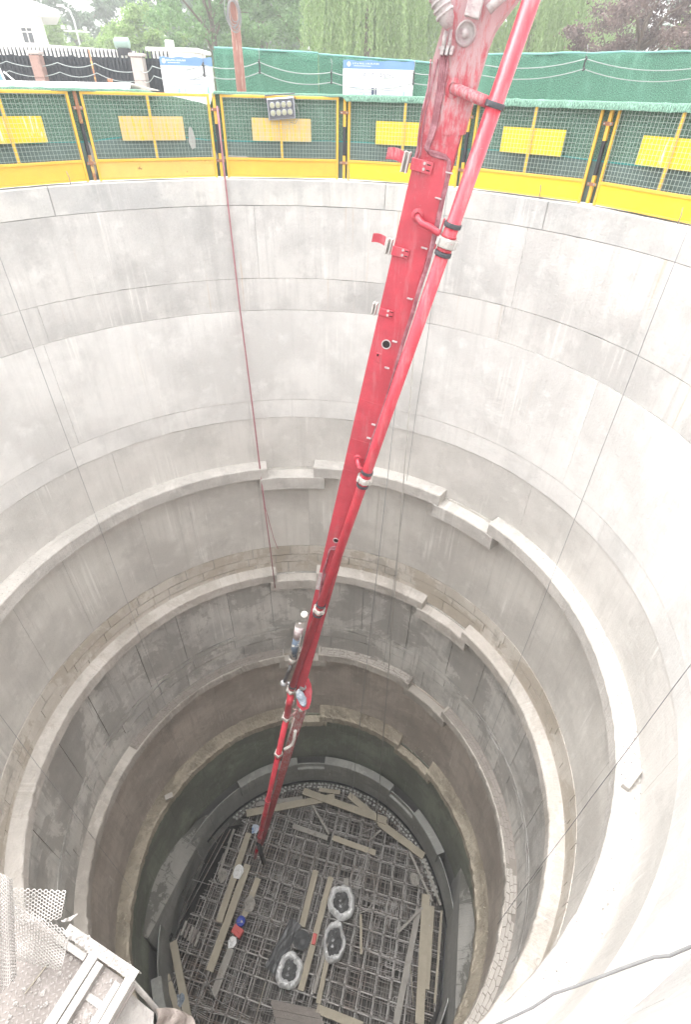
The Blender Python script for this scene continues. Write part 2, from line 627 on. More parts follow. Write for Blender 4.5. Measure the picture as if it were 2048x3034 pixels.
ARC = [(1.5, 37), (51.7, 180), (180, 348.8)]
BLK = [(-13.4, 4.4), (35.5, 53.6)]
for nm, z0, z1, rin, mt, rise, jag, rough in (('ledge', -6.2, -6.53, 5.39, 'ledge_a', .03, .01, .02),
                                             ('ledge', -10.1, -10.43, 5.43, 'ledge_b', .1, .015, .02),
                                             ('ledge', -14.2, -14.56, 5.42, 'ledge_c', .06, .025, .0),
                                             ('ledge', -18.42, -18.78, 5.44, 'ledge_d', .5, .035, .06)):
    ledge(nm, z0, z1, rin, ARC, M[mt], rise, jag, rough=rough)
    ledge('ledge_seat', z1 + .035, z1 - .36, rin - .006, BLK, M[mt if z0 > -18 else 'ledge_d'], .03, jag, rough=rough * .5)
ledge('ledge', -22.1, -22.95, 5.26, [(-38, -9.6), (3.6, 37.5), (51.5, 70), (130, 248)], M['ledge_e'], .02, .012, rtop=5.6)
ledge('ledge_seat', -22.6, -23.25, 5.27, [(-11.6, 6.0), (36.2, 53.6)], M['ledge_e'], .02, .01, rtop=5.5)

# flat headwalls of the drive openings, left with the round opening
UH = Vector((.978, -.21, 0)); TH = Vector((.21, .978, 0))


def headwall(sgn, za, zb, opening):
    """flat wall face; its top edge runs from height za (near end) to zb (far end), a plaster slope ties it to the lining"""
    n = UH * sgn
    base = n * (5.12 if sgn < 0 else 5.24)
    t0, t1 = -2.25, 2.35
    zt = lambda t: za + (zb - za) * (t - t0) / (t1 - t0)
    mb = MB()
    if opening:
        cz, ct, ro = -24.95, .30, 2.08
        NA = 40
        outer = []; inner = []
        for i in range(NA + 1):
            a = PI * i / NA
            dt, dz = math.cos(a), math.sin(a)
            inner.append((ct + ro * dt, cz + ro * dz))
            k = 1e9
            if dt > 1e-6: k = min(k, (t1 - ct) / dt)
            if dt < -1e-6: k = min(k, (t0 - ct) / dt)
            sl = (zb - za) / (t1 - t0)
            den = dz - sl * dt
            if den > 1e-6: k = min(k, (zt(ct) - cz) / den)
            k = max(k, ro + .05)
            outer.append((ct + k * dt, cz + k * dz))
        P = [base + TH * t + Vector((0, 0, z)) for t, z in inner] + [base + TH * t + Vector((0, 0, z)) for t, z in outer]
        mb.grid(P, NA + 1, 2, [(t, z) for t, z in inner + outer], False, flip=sgn < 0)
        Q = [base + TH * t + Vector((0, 0, z)) for t, z in inner] + [base + n * 1.5 + TH * t + Vector((0, 0, z)) for t, z in inner]
        mb.grid(Q, NA + 1, 2, [(q.z, q.x) for q in Q], True)
    else:
        P = [base + TH * t + Vector((0, 0, z)) for t in (t0, t1) for z in (-25.5, zt(t))]
        mb.grid(P, 2, 2, [(p.y, p.z) for p in P], False, flip=sgn > 0)
    for t in (t0, t1):
        q = [base + TH * t + Vector((0, 0, z)) for z in (-25.5, zt(t))] + [base + n * .62 + TH * t + Vector((0, 0, z)) for z in (-25.5, zt(t) + .9)]
        mb.grid(q, 2, 2, [(p.x, p.z) for p in q], False)
    hw = mb.build('headwall', M['c_headface'], shaft)
    mb = MB(); P = []; UV = []
    for j in range(5):
        for i in range(15):
            t = t0 + (t1 - t0) * i / 14
            P.append(base + n * .62 * j / 4 + TH * t + Vector((0, 0, zt(t) + .9 * (j / 4) ** .8 + .02 * mnoise.noise(Vector((t * 2, j, 5)))))); UV.append((t, j * .28))
    mb.grid(P, 15, 5, UV, True)
    mb.build('plaster_slope', M['c_head'], hw)


M['c_headface'] = concrete('concrete_headface', (.42, .425, .42), (.34, .345, .34), (.48, .48, .48), .25, .2, .1, .3, (.2, .2, .19), seed=21)
headwall(-1, -21.5, -23.3, True)
headwall(1, -20.6, -20.9, False)
# pipe bore behind the left opening, tunnel darkness painted near black
M['bore'] = simple('bore_shade', (.012, .011, .011), .9, var=.3)
mb = MB()
mb.lathe(-UH * 5.13 + TH * .30 + Vector((0, 0, -24.95)), -UH, [(2.075, .4), (2.075, 6), (.01, 6)], 40)
mb.build('tunnel_bore', M['bore'], shaft)

# shaft floor
M['floor'] = simple('wet_floor', (.07, .065, .06), .7, var=.5, scale=1.6, bump=.6, bscale=12, col2=(.16, .15, .135))
mb = MB(); P = []
for r_ in (0.01, 2, 4, 5.7, 7.5):
    for i in range(61):
        P.append(pol(i * 6, r_, -24.95 + mnoise.noise(Vector((i * .6, r_ * 2, 0))) * .04))
mb.grid(P, 61, 5, [(p.x, p.y) for p in P])
struct('floor', mb, M['floor'])
mb = MB(); mb.prism([-UH * q + TH * t + Vector((0, 0, -24.86)) for q, t in ((4.6, -2.4), (5.14, -2.0), (5.14, 2.5), (4.1, 2.9))], (0, 0, .03))
mb.build('opening_shade', M['bore'], shaft)  # dark sheet standing in for the black shade of the opening

# dried mud crust on the third ledge: cracked plates
def crust(z, r0, r1, a0, a1, nr, mt, name, seed, cell):
    rd = random.Random(seed)
    mb = MB()
    def edge(j, a):
        if j == 0: return r0 + .015 * mnoise.noise(Vector((a * .5, seed, 0)))
        if j == nr: return r1
        return r0 + (r1 - r0) * (j / nr + .16 * mnoise.noise(Vector((a * .45, j * 7, seed))) + .1 * mnoise.noise(Vector((a * 1.7, j * 3, seed))))
    for j in range(nr):
        a = a0 + rd.uniform(0, .5)
        skew0 = rd.uniform(-.5, .5)
        while a < a1:
            w_ = cell * rd.uniform(.55, 1.5) / 5.55 * 57.3
            skew1 = rd.uniform(-.5, .5)
            if a + w_ > a1: break
            g = .07
            h = rd.uniform(.018, .035); tl = rd.uniform(-.1, .1)
            lo = []; hi = []
            ks = (0, .33, .66, 1)
            for k in ks:
                aa = a + g + (w_ - 2 * g) * k
                lo.append((aa - (skew0 * (1 - k) + skew1 * k) * .5 + rd.uniform(-.06, .06), edge(j, aa) + .005))
                hi.append((aa + (skew0 * (1 - k) + skew1 * k) * .5 + rd.uniform(-.06, .06), edge(j + 1, aa) - .005))
            ring = lo + hi[::-1]
            if rd.random() > .03:
                cr = sum(x[1] for x in ring) / len(ring); ca = sum(x[0] for x in ring) / len(ring)
                topv = []; botv = []
                for (aa, rr) in ring:
                    zz = z + .06 * (rr - 5.43) / .27
                    topv.append(pol(ca + (aa - ca) * .97, cr + (rr - cr) * .96, zz + h + tl * (rr - cr)))
                    botv.append(pol(aa, rr, zz - .02))
                n = len(ring)
                mb.add(topv + botv, [tuple(reversed(range(n)))] + [(k, (k + 1) % n, (k + 1) % n + n, k + n) for k in range(n)], None)
            skew0 = skew1
            a += w_
    o = mb.build(name, mt, shaft)
    o['kind'] = 'stuff'
    bed = MB(); nb = int((a1 - a0) / 2) + 1
    P = [pol(a0 + (a1 - a0) * i / nb, rr, z + .06 * (rr - 5.43) / .27 + .012) for rr in (5.45, 5.71) for i in range(nb + 1)]
    bed.grid(P, nb + 1, 2, None, True); bed.build('mud_bed', M['mudbed'], shaft)
    return o


crust(-14.2, 5.45, 5.70, 2.2, 37.0, 3, M['mud'], 'mud_crust', 1, .2)
crust(-14.2, 5.45, 5.70, 52.5, 100, 3, M['mudwet'], 'mud_crust', 2, .2)
crust(-14.2, 5.45, 5.70, 100, 150, 3, M['mud'], 'mud_crust', 3, .2)
crust(-14.2, 5.45, 5.70, -70, -11.5, 3, M['mudwet'], 'mud_crust', 4, .17)

# loose rubble on the ledges
def rubble(name, z, r0, r1, a0, a1, n, smin, smax, mt, seed, rise=.05):
    rd = random.Random(seed); mb = MB()
    for _ in range(n):
        a = rd.uniform(a0, a1); r_ = r1 - (r1 - r0) * rd.random() ** 1.6
        s = smin + (smax - smin) * rd.random() ** 3
        zz = z + rise * max(0, (r_ - r0) / (r1 - r0)) ** 1.3
        c = pol(a, r_, zz + s * .3)
        ax = Vector((rd.gauss(0, 1), rd.gauss(0, 1), rd.gauss(0, 1))).normalized()
        u = ax.orthogonal().normalized(); v = ax.cross(u)
        vs = [c + ax * s * rd.uniform(.4, 1), c - ax * s * rd.uniform(.4, 1)] + [c + (u * math.cos(t) + v * math.sin(t)) * s * rd.uniform(.5, 1) for t in (0, 1.57, 3.14, 4.71)]
        mb.add(vs, [(0, 2, 3), (0, 3, 4), (0, 4, 5), (0, 5, 2), (1, 3, 2), (1, 4, 3), (1, 5, 4), (1, 2, 5)])
    o = mb.build(name, mt, shaft)
    o['kind'] = 'stuff'


rubble('rubble', -6.2, 5.42, 5.7, 54, 180, 1100, .005, .02, M['rubble'], 11)
rubble('rubble', -6.2, 5.42, 5.7, -110, 36, 400, .005, .016, M['rubble'], 12)
rubble('rubble', -10.1, 5.46, 5.7, -150, 178, 700, .005, .02, M['rubble'], 13)
rubble('rubble', -18.42, 5.45, 5.7, -150, 178, 1200, .01, .04, M['ledge_d'], 14, .5)
# ================================================================== the concrete pump boom
M['red'] = boompaint('boom_red', (.53, .055, .082), (.46, .33, .34), (0, 0, 1), -.8, 2.0)
M['redpipe'] = boompaint('pipe_red', (.53, .042, .065), (.62, .42, .42), (0, 0, 1), 2.0, 12.0)
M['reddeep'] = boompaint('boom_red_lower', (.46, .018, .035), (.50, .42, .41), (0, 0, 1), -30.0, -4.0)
M['cement'] = simple('cement_crust', (.50, .46, .455), .95, var=.3, scale=9, bump=.6, bscale=50, col2=(.40, .30, .31))
M['rubber'] = simple('rubber', (.035, .035, .04), .55, var=.4, col2=(.3, .27, .27), lo=.6, hi=.68, scale=14)
M['clampdark'] = simple('clamp_dark', (.06, .06, .07), .5, var=.4, col2=(.35, .32, .32), lo=.6, hi=.7, scale=20)
M['coupling'] = simple('coupling_grey', (.50, .47, .44), .85, var=.35, scale=18, bump=.5, bscale=60, col2=(.5, .12, .12), lo=.62, hi=.66)
M['steel'] = simple('steel_grey', (.34, .34, .35), .5, .6, var=.4, scale=12, col2=(.5, .47, .44), lo=.55, hi=.65)
M['rod'] = simple('piston_rod', (.25, .25, .26), .3, .8, var=.3)
M['plastic_bag'] = simple('grey_plastic_film', (.30, .35, .42), .22, 0, var=.7, scale=9, bump=1.0, bscale=14, col2=(.62, .66, .70), lo=.55, hi=.62)
M['bluecyl'] = simple('blue_grey_sleeve', (.12, .16, .22), .5, 0, var=.4, scale=8, col2=(.55, .52, .48), lo=.5, hi=.58)
M['whitepaint'] = simple('off_white_paint', (.66, .64, .61), .7, var=.2, scale=10)
M['hole_shade'] = simple('hole_shade_paint', (.02, .012, .012), .9)  # near black stands in for the shade inside holes and slots

boom = thing('concrete_pump_boom', 'red concrete pump boom hanging slanted down into the round shaft', 'pump boom')


def invd(y): return 0.206 + (y - 400) * (1 / 10.9 - 0.206) / 1618


def bc(y): return dp(1308 - .2575 * (y - 400), y, 1 / invd(y))


def pc(y): return dp(1575.3 - .3485 * y, y, 1 / (.25 - .0000776 * y))


BT, BB = bc(-60), bc(2040)
bax = (BB - BT).normalized()
view = (bc(800) - Vector(CAM)).normalized()
bu = view.cross(bax).normalized()
if bu.x < 0: bu = -bu
bv = bax.cross(bu).normalized()
if bv.dot(view) > 0: bv = -bv
th = R(5)
bn = bv * math.cos(th) - bu * math.sin(th)      # front face normal
bs = bu * math.cos(th) + bv * math.sin(th)      # towards the side with the hoses
BLEN = (BB - BT).length


def bw(t): return .192 - .074 * t        # half width of the front face
def bd(t): return .12 - .035 * t        # half depth


def boxsec(mb, t0, t1, w0, d0, w1, d1, off=Vector()):
    vs = []
    for t, wh, dh in ((t0, w0, d0), (t1, w1, d1)):
        c = BT + bax * BLEN * t + off
        for i, j in ((-1, -1), (1, -1), (1, 1), (-1, 1)):
            vs.append(c + bs * wh * i + bn * dh * j)
    mb.add(vs, [(0, 1, 5, 4), (1, 2, 6, 5), (2, 3, 7, 6), (3, 0, 4, 7), (3, 2, 1, 0), (4, 5, 6, 7)], [(v.x, v.z) for v in vs])


mb = MB(); boxsec(mb, 0, 1, bw(0) - .012, bd(0), bw(1) - .012, bd(1))
beam = mb.build('upper_beam', M['red'], boom)
# front and back cover plates stand proud of the webs
for sgn, nm in ((1, 'front_plate'), (-1, 'back_plate')):
    mb = MB()
    vs = []
    for t in (0, 1):
        c = BT + bax * BLEN * t
        for i, j in ((-1, 0), (1, 0), (1, 1), (-1, 1)):
            vs.append(c + bs * bw(t) * i + bn * sgn * (bd(t) + .004 + .01 * j))
    mb.add(vs, [(0, 1, 5, 4), (1, 2, 6, 5), (2, 3, 7, 6), (3, 0, 4, 7), (3, 2, 1, 0), (4, 5, 6, 7)], [(v.x, v.z) for v in vs])
    mb.build(nm, M['red'], beam)


def onb(x, y, off=0.0):
    """point on the boom's front face seen at photo pixel x, y, lifted by off"""
    r = Vector(ray(x, y))
    best = None
    t = .5
    for _ in range(6):
        p0 = BT + bax * BLEN * t + bn * (bd(t) + .014 + off)
        k = (p0 - Vector(CAM)).dot(bn) / r.dot(bn)
        p = Vector(CAM) + r * k
        t = (p - BT).dot(bax) / BLEN
    return p


# weld seams across the front plate
for y in (300, 422, 1180, 1240, 1295, 1340, 1385, 1430, 1475, 1520):
    mb = MB(); t = (bc(y) - BT).dot(bax) / BLEN
    c = BT + bax * BLEN * t + bn * (bd(t) + .0155)
    mb.box(c, bs * (bw(t) - .006), bax * .003, bn * .003)
    mb.build('weld_seam', M['red'], beam)

# gooseneck plate at the top, swinging over to the right
gp = [(1243, 400), (1268, 260), (1285, 173), (1314, 74), (1322, -60), (1330, -230), (1660, -230), (1600, -90), (1531, 0), (1487, 57), (1469, 84), (1451, 128), (1437, 173), (1420, 230), (1375, 400)]
mb = MB()
mb.prism([onb(x, y, .004) for x, y in gp], -bn * .012)
mb.prism([onb(x, y, -.30) for x, y in gp], bn * .012)
gn = mb.build('gooseneck_plate', M['red'], boom)
mb = MB()
E = [onb(x, y, .004) for x, y in gp[6:]]
for a, b_ in zip(E[:-1], E[1:]):
    mb.add([a, b_, b_ - bn * .3, a - bn * .3], [(0, 1, 2, 3)])
mb.build('edge_plate', M['red'], gn)
mb = MB(); E = [onb(x, y, .004) for x, y in gp[:6]]
for a, b_ in zip(E[:-1], E[1:]):
    mb.add([a, b_, b_ - bn * .3, a - bn * .3], [(0, 1, 2, 3)])
mb.build('edge_plate', M['red'], gn)

# cement-caked cylinder, pin boss and valve at the top
mb = MB(); mb.tube([onb(1262, -120, .14), onb(1296, -20, .12), onb(1318, 36, .10), onb(1327, 62, .09), onb(1332, 80, .08)], [.07, .07, .068, .058, .03], 18)
cy = mb.build('hydraulic_cylinder', M['cement'], boom)
mb = MB()
for k in range(4):
    a, b_ = onb(1296 + k * 7, -20 + k * 19, .12 - k * .007), onb(1299 + k * 7, -12 + k * 19, .12 - k * .007)
    mb.tube([a, b_], .076, 18)
mb.build('cylinder_band', M['cement'], cy)
mb = MB(); c = onb(1381, 100, .0)
mb.lathe(c, bn, [(.085, 0), (.085, .02), (.07, .035), (.066, .02), (.03, .02), (.028, .05), (.0, .055)], 26)
mb.build('pin_boss', M['cement'], boom)
mb = MB(); mb.rbox(onb(1409, 10, .10), bs * .06, bax * .085, bn * .04, .006)
mb.build('valve_box', M['cement'], boom)
mb = MB(); mb.tube([onb(1448, 30, .1), onb(1480, -2, .1), onb(1530, -40, .1)], .036, 14)
mb.build('link_pipe', M['cement'], boom)
mb = MB()
for dx in (-14, 0, 14):
    mb.rbox(onb(1326 + dx, 150, .05), bs * .013, bax * .03, bn * .03, .003)
mb.rbox(onb(1322, 146, .03), bs * .06, bax * .008, bn * .02, .003)
mb.build('hose_manifold', M['cement'], boom)
mb = MB(); mb.tube([onb(1325, 92, .06), onb(1318, 110, .06), onb(1315, 138, .06)], .018, 8)
mb.tube([onb(1338, 88, .06), onb(1334, 118, .06), onb(1330, 140, .06)], .014, 8)
mb.build('hose_end', M['cement'], boom)

# hydraulic hoses down the front face and the hose side
M['hose'] = simple('hydraulic_hose', (.26, .09, .11), .6, var=.4, scale=9, col2=(.44, .22, .25), lo=.4, hi=.65)
def hose(pts, r, off, mt='hose', name='hydraulic_hose'):
    P = [onb(x, y, off) for x, y in pts]
    Q = []
    for i in range(len(P) - 1):
        for k in range(4):
            t = k / 4
            p0 = P[max(i - 1, 0)]; p1 = P[i]; p2 = P[i + 1]; p3 = P[min(i + 2, len(P) - 1)]
            Q.append(.5 * ((2 * p1) + (p2 - p0) * t + (2 * p0 - 5 * p1 + 4 * p2 - p3) * t * t + (3 * p1 - p0 - 3 * p2 + p3) * t ** 3))
    Q.append(P[-1])
    m_ = MB(); m_.tube(Q, r, 7); m_.build(name, M[mt], boom)


for k, dx in enumerate((-9, -3, 3, 10)):
    hose([(1318 + dx, 160), (1312 + dx * .9, 230), (1300 + dx * .8, 300), (1287 + dx * .7, 370), (1272 + dx * .6, 420), (1265 + dx * .5, 440 + k * 2),
          (1282, 448 + k * 4), (1305, 455 + k * 4), (1325 + k * 2, 466 + k * 3), (1331 + dx * .3, 490), (1324 + dx * .4, 540), (1310 + dx * .4, 600), (1290 + dx * .5, 690),
          (1268 + dx * .4, 780), (1242 + dx * .35, 860), (1222 + dx * .3, 930), (1196 + dx * .3, 1010), (1170 + dx * .25, 1100), (1140 + dx * .2, 1200), (1108 + dx * .2, 1290), (1082 + dx * .15, 1370)], .011 + .003 * (k == 2), .012 + .004 * (k % 2))
for k, dx in enumerate((-6, 4)):
    hose([(1290 + dx * 2, 175), (1275 + dx, 260), (1258 + dx, 330), (1247 + dx, 400), (1243 + dx, 450), (1236 + dx, 470)], .008, .012)
for (x, y) in ((1332, 512), (1300, 588), (1258, 735), (1215, 885), (1170, 1012), (1147, 1090), (1107, 1258), (1093, 1298)):
    mb = MB(); mb.rbox(onb(x, y, .016), bs * .04 * (1 - y / 4000), bax * .006, bn * .02, .002)
    mb.build('hose_clip', M['cement'], boom)
# loops near the lower end
for k in range(3):
    hose([(1010 - k * 3, 1628), (1004 - k * 3, 1622 + k * 4), (985 - k * 2, 1620 + k * 4), (975, 1632 + k * 3), (970 - k, 1660), (962 - k * 2, 1690), (955 - k * 3, 1740), (945 - k * 2, 1790), (932 - k * 2, 1830), (925, 1850)], .010, .012 + k * .006)
mb = MB(); mb.prism([onb(947, 1696, .004), onb(966, 1700, .004), onb(954, 1748, .004), onb(935, 1746, .004)], bn * .006)
mb.build('grey_patch', M['cement'], boom)

# three parking brackets on the left edge
for i, (px_, py_, cx, cy_, fx, fy) in enumerate(((1250, 492, 1203, 480, 1172, 456), (1187, 748, 1153, 730, 1124, 706), (1144, 927, 1110, 914, None, None))):
    sc = 1 - .12 * i
    mb = MB(); mb.rbox(onb(px_, py_, .018), bs * .105 * sc, bax * .05 * sc, bn * .012, .003)
    br = mb.build('bracket_plate', M['red'], boom)
    for dx, dy in ((9, -8), (6, 9)):
        mb = MB(); mb.lathe(onb(px_ + dx * sc, py_ + dy * sc, .03), bn, [(.014, 0), (.014, .012), (0, .012)], 6, False)
        mb.build('bolt', M['cement'], br)
    for dx, dy in ((22, -3), (19, 14)):
        mb = MB(); mb.rbox(onb(px_ + dx * sc, py_ + dy * sc, .0285), bs * .018, bax * .005, bn * .003, .001)
        mb.build('slot', M['hole_shade'], br)  # dark tab coloured as the shade inside a slot
    mb = MB()
    for q in (-1, 1):
        mb.rbox(onb(cx, cy_, -.02) + bs * .022 * q * sc, bs * .008, bax * .085 * sc, bn * .05, .003)
    mb.rbox(onb(cx, cy_, -.05), bs * .035 * sc, bax * .085 * sc, bn * .008, .003)
    mb.build('roller_cheek', M['coupling'], br)
    if fx:
        P = []; c = onb(fx, fy, .0)
        for j in (-1, 1):
            for q in range(7):
                u = -1 + q / 3
                P.append(c + bs * .08 * u * sc + bax * (.048 * j + .012 * u * u) * sc + bn * (.012 * u * u))
        mb = MB(); mb.grid(P, 7, 2)
        mb.grid([p - bn * .012 for p in P], 7, 2, None, True, True)
        for (a, b_) in [(q, q + 1) for q in range(6)] + [(q + 7, q + 8) for q in range(6)] + [(0, 7), (6, 13)]:
            mb.add([P[a], P[b_], P[b_] - bn * .012, P[a] - bn * .012], [(0, 1, 2, 3)])
        mb.build('guide_flap', M['red'], br)

# lightening holes and slot, dark pieces painted as the shade inside
for (x, y, r_) in ((1145, 1020, .045), (996, 1601, .04)):
    mb = MB(); mb.lathe(onb(x, y, .001), bn, [(r_ * 1.25, 0), (r_ * 1.25, .012), (r_, .012), (r_, -.01)], 24)
    hh = mb.build('hole_ring', M['cement'], boom)
    mb = MB(); mb.lathe(onb(x, y, .002), bn, [(r_, 0), (.001, 0)], 24)
    mb.build('hole_shade', M['hole_shade'], hh)
mb = MB(); mb.rbox(onb(1120, 1059, .004), bs * .03, bax * .055, bn * .008, .006)
sl = mb.build('lug_plate', M['red'], boom)
mb = MB(); mb.rbox(onb(1120, 1052, .0135), bs * .01, bax * .014, bn * .002, .001); mb.build('hole_shade', M['hole_shade'], sl)

# the delivery pipe, upper run
def pring(parent, y, r, h, mt, name, fn=None, nb=0):
    """a ring round the pipe at photo row y"""
    c = fn(y); ax = (fn(y + 8) - fn(y - 8)).normalized()
    m_ = MB(); m_.lathe(c - ax * h, ax, [(r * .97, 0), (r, h * .25), (r, h * 1.75), (r * .97, h * 2), (.069, h * 2), (.069, 0), (r * .97, 0)], 26)
    if nb:
        u = ax.orthogonal().normalized(); v = ax.cross(u)
        for k in range(nb):
            a = 2 * PI * k / nb + .4
            d = u * math.cos(a) + v * math.sin(a)
            m_.rbox(c + d * r, d * .016, ax * h * .8, ax.cross(d) * .022, .004)
    return m_.build(name, M[mt], parent)


mb = MB(); mb.tube([pc(-160), pc(2046)], .07, 28)
pipe = mb.build('delivery_pipe', M['redpipe'], boom)
for y, kind in ((311, 'c'), (667, 'c'), (718, 'w'), (751, 'c'), (1398, 'c'), (1419, 'w'), (1437, 'c'), (1791, 'c'), (1806, 'w'), (1819, 'c'), (2031, 'c'), (2043, 'w')):
    if kind == 'c': pring(pipe, y, .087, .022, 'clampdark', 'pipe_clamp', pc)
    else: pring(pipe, y, .098, .045, 'coupling', 'pipe_coupling', pc, 6)
for y in (700, 740, 1410, 1428):
    pring(pipe, y, .078, .012, 'redpipe', 'pipe_collar', pc)
# a thin rib line along the pipe top
# support arms from beam to pipe
def arm(pts, r, name='pipe_arm'):
    m_ = MB(); m_.tube(pts, r, 14); return m_.build(name, M['red'], boom)


a1 = pc(311); arm([onb(1343, 262, -.01), onb(1370, 272, .05), (onb(1370, 272, .05) + a1) / 2, a1 - (a1 - onb(1370, 272, .05)).normalized() * .06], .044)
mb = MB(); mb.lathe(onb(1343, 262, 0), bn, [(.075, 0), (.07, .012), (.04, .014)], 20); mb.build('arm_base', M['red'], boom)
a2 = pc(709); arm([onb(1238, 639, -.01), onb(1240, 648, .05), onb(1250, 662, .085), onb(1272, 672, .1), (onb(1272, 672, .1) + a2) / 2, a2 - (a2 - onb(1272, 672, .1)).normalized() * .09], .032)
mb = MB(); mb.lathe(onb(1238, 639, 0), bn, [(.065, 0), (.06, .01), (.03, .012)], 20); mb.build('arm_base', M['red'], boom)
mb = MB(); d = (pc(740) - pc(680)).normalized(); c = a2 - (a2 - onb(1272, 672, .1)).normalized() * .1
mb.rbox(c, d * .14, bn * .03, bs * .008, .004); mb.build('clamp_plate', M['red'], boom)
a3 = pc(1398); arm([onb(1060, 1359, -.01), onb(1060, 1368, .06), onb(1064, 1385, .1), a3 - (a3 - onb(1064, 1385, .1)).normalized() * .07], .03)
mb = MB(); mb.lathe(onb(1060, 1359, 0), bn, [(.06, 0), (.055, .01), (.03, .012)], 20); mb.build('arm_base', M['red'], boom)
a4 = pc(1791); arm([onb(948, 1775, -.01), onb(950, 1784, .06), a4], .025)

# knuckle at the lower end: cheek plates, bag, cylinder
K0 = bc(2040)
KD = 1 / invd(2040)
def kd(x, y, d=0.0): return dp(x, y, KD + d)
kp = [(903, 2002), (915, 2010), (922, 2028), (925, 2050), (922, 2078), (914, 2100), (896, 2106), (880, 2090), (878, 2060), (880, 2030), (888, 2008)]
kn = (Vector(CAM) - kd(900, 2050)).normalized()
mb = MB(); mb.prism([kd(x, y, .06) for x, y in kp], -kn * .02); mb.prism([kd(x, y, -.14) for x, y in kp], -kn * .02)
kk = mb.build('knuckle_plate', M['red'], boom)
mb = MB(); E = [kd(x, y, .06) for x, y in kp[:7]]; F = [kd(x, y, -.14) for x, y in kp[:7]]
for i in range(6): mb.add([E[i], E[i + 1], F[i + 1], F[i]], [(0, 1, 2, 3)])
mb.build('edge_plate', M['red'], kk)
mb = MB(); c = kd(900, 2012, -.16)
mb.rbox(c, bs * .06, bax * .05, bn * .05, .01); mb.build('lug_block', M['red'], kk)
mb = MB(); mb.lathe(kd(898, 2036, -.2), kn, [(.07, 0), (.07, .05), (.0, .05)], 18); mb.build('pivot_pin', M['steel'], kk)
# crumpled film wrapped round the knuckle
mb = MB(); P = []
rd = random.Random(5)
for j in range(9):
    for i in range(15):
        a = 2 * PI * i / 14; e = PI * (j + .0) / 8
        q = kd(893 + (j - 4) * 2.0, 2068 + (j - 4) * 7, -.24)
        rr = .10 * math.sin(e) ** .6 * (1 + .35 * mnoise.noise(Vector((i * .9 if i < 14 else 0, j * .9, 4))))
        P.append(q + bs * math.cos(a) * rr + bn * math.sin(a) * rr * .7)
mb.grid(P, 15, 9, None, False); mb.build('plastic_wrap', M['plastic_bag'], boom)

# hydraulic cylinder on the left of the lower beam
def cyd(x, y, d=-.05): return dp(x, y, 1 / invd(y) + d)
mb = MB(); mb.tube([cyd(884, 1880), cyd(870, 1945)], .085, 20); cy2 = mb.build('lower_cylinder', M['bluecyl'], boom)
mb = MB(); mb.tube([cyd(888, 1856), cyd(882, 1888)], .086, 18); mb.build('cylinder_cap', M['cement'], cy2)
mb = MB(); mb.tube([cyd(870, 1945), cyd(866, 1962)], .08, 18); mb.build('cylinder_gland', M['coupling'], cy2)
mb = MB(); mb.tube([cyd(866, 1962), cyd(844, 2018)], .042, 14); mb.build('piston_rod', M['rod'], cy2)
mb = MB(); c = cyd(841, 2024); mb.lathe(c - kn * .04, kn, [(.075, 0), (.075, .08), (.03, .09), (.0, .09)], 20); mb.build('rod_eye', M['steel'], cy2)
mb = MB(); mb.tube([cyd(892, 1880, -.16), cyd(888, 1910, -.16), cyd(880, 1950, -.16)], .014, 8); mb.build('oil_pipe', M['coupling'], cy2)
mb = MB(); mb.tube([cyd(880, 1908, -.14), cyd(890, 1920, -.15), cyd(902, 1916, -.15)], .02, 8); mb.build('strap', M['coupling'], cy2)
# its bracket
bp = [(876, 1843), (884, 1843), (886, 1850), (903, 1842), (915, 1832), (918, 1850), (905, 1866), (888, 1880), (876, 1868)]
mb = MB(); mb.prism([cyd(x, y, .03) for x, y in bp], -kn * .02); mb.prism([cyd(x, y, -.10) for x, y in bp], -kn * .02)
mb.build('cylinder_bracket', M['coupling'], boom)
# link from rod eye to the knuckle
mb = MB(); mb.tube([cyd(842, 2023, .05), cyd(866, 2026, .05), kd(884, 2050, .02)], .035, 10); mb.build('link_arm', M['steel'], boom)
# round work lamp
mb = MB(); c = cyd(902, 1821); mb.lathe(c, kn, [(0, -.05), (.05, -.045), (.065, 0), (.06, .035), (0, .045)], 18); wl = mb.build('work_lamp', M['whitepaint'], boom)
mb = MB(); mb.tube([c, cyd(920, 1819, .05)], .014, 8); mb.build('lamp_arm', M['steel'], wl)

# lower boom section and the lower pipe with its elbow
def lc(y):
    s = (1 / 18.5 - 1 / 11.0) / (2540 - 2050)
    return dp(842 - .2245 * (y - 2158), y, 1 / (1 / 11.0 + (y - 2050) * s))


def lb(y):
    s = (1 / 18.3 - 1 / 11.2) / (2500 - 2050)
    return dp(901 - .318 * (y - 2070) + (.00006 * (y - 2070) ** 2), y, 1 / (1 / 11.2 + (y - 2050) * s))


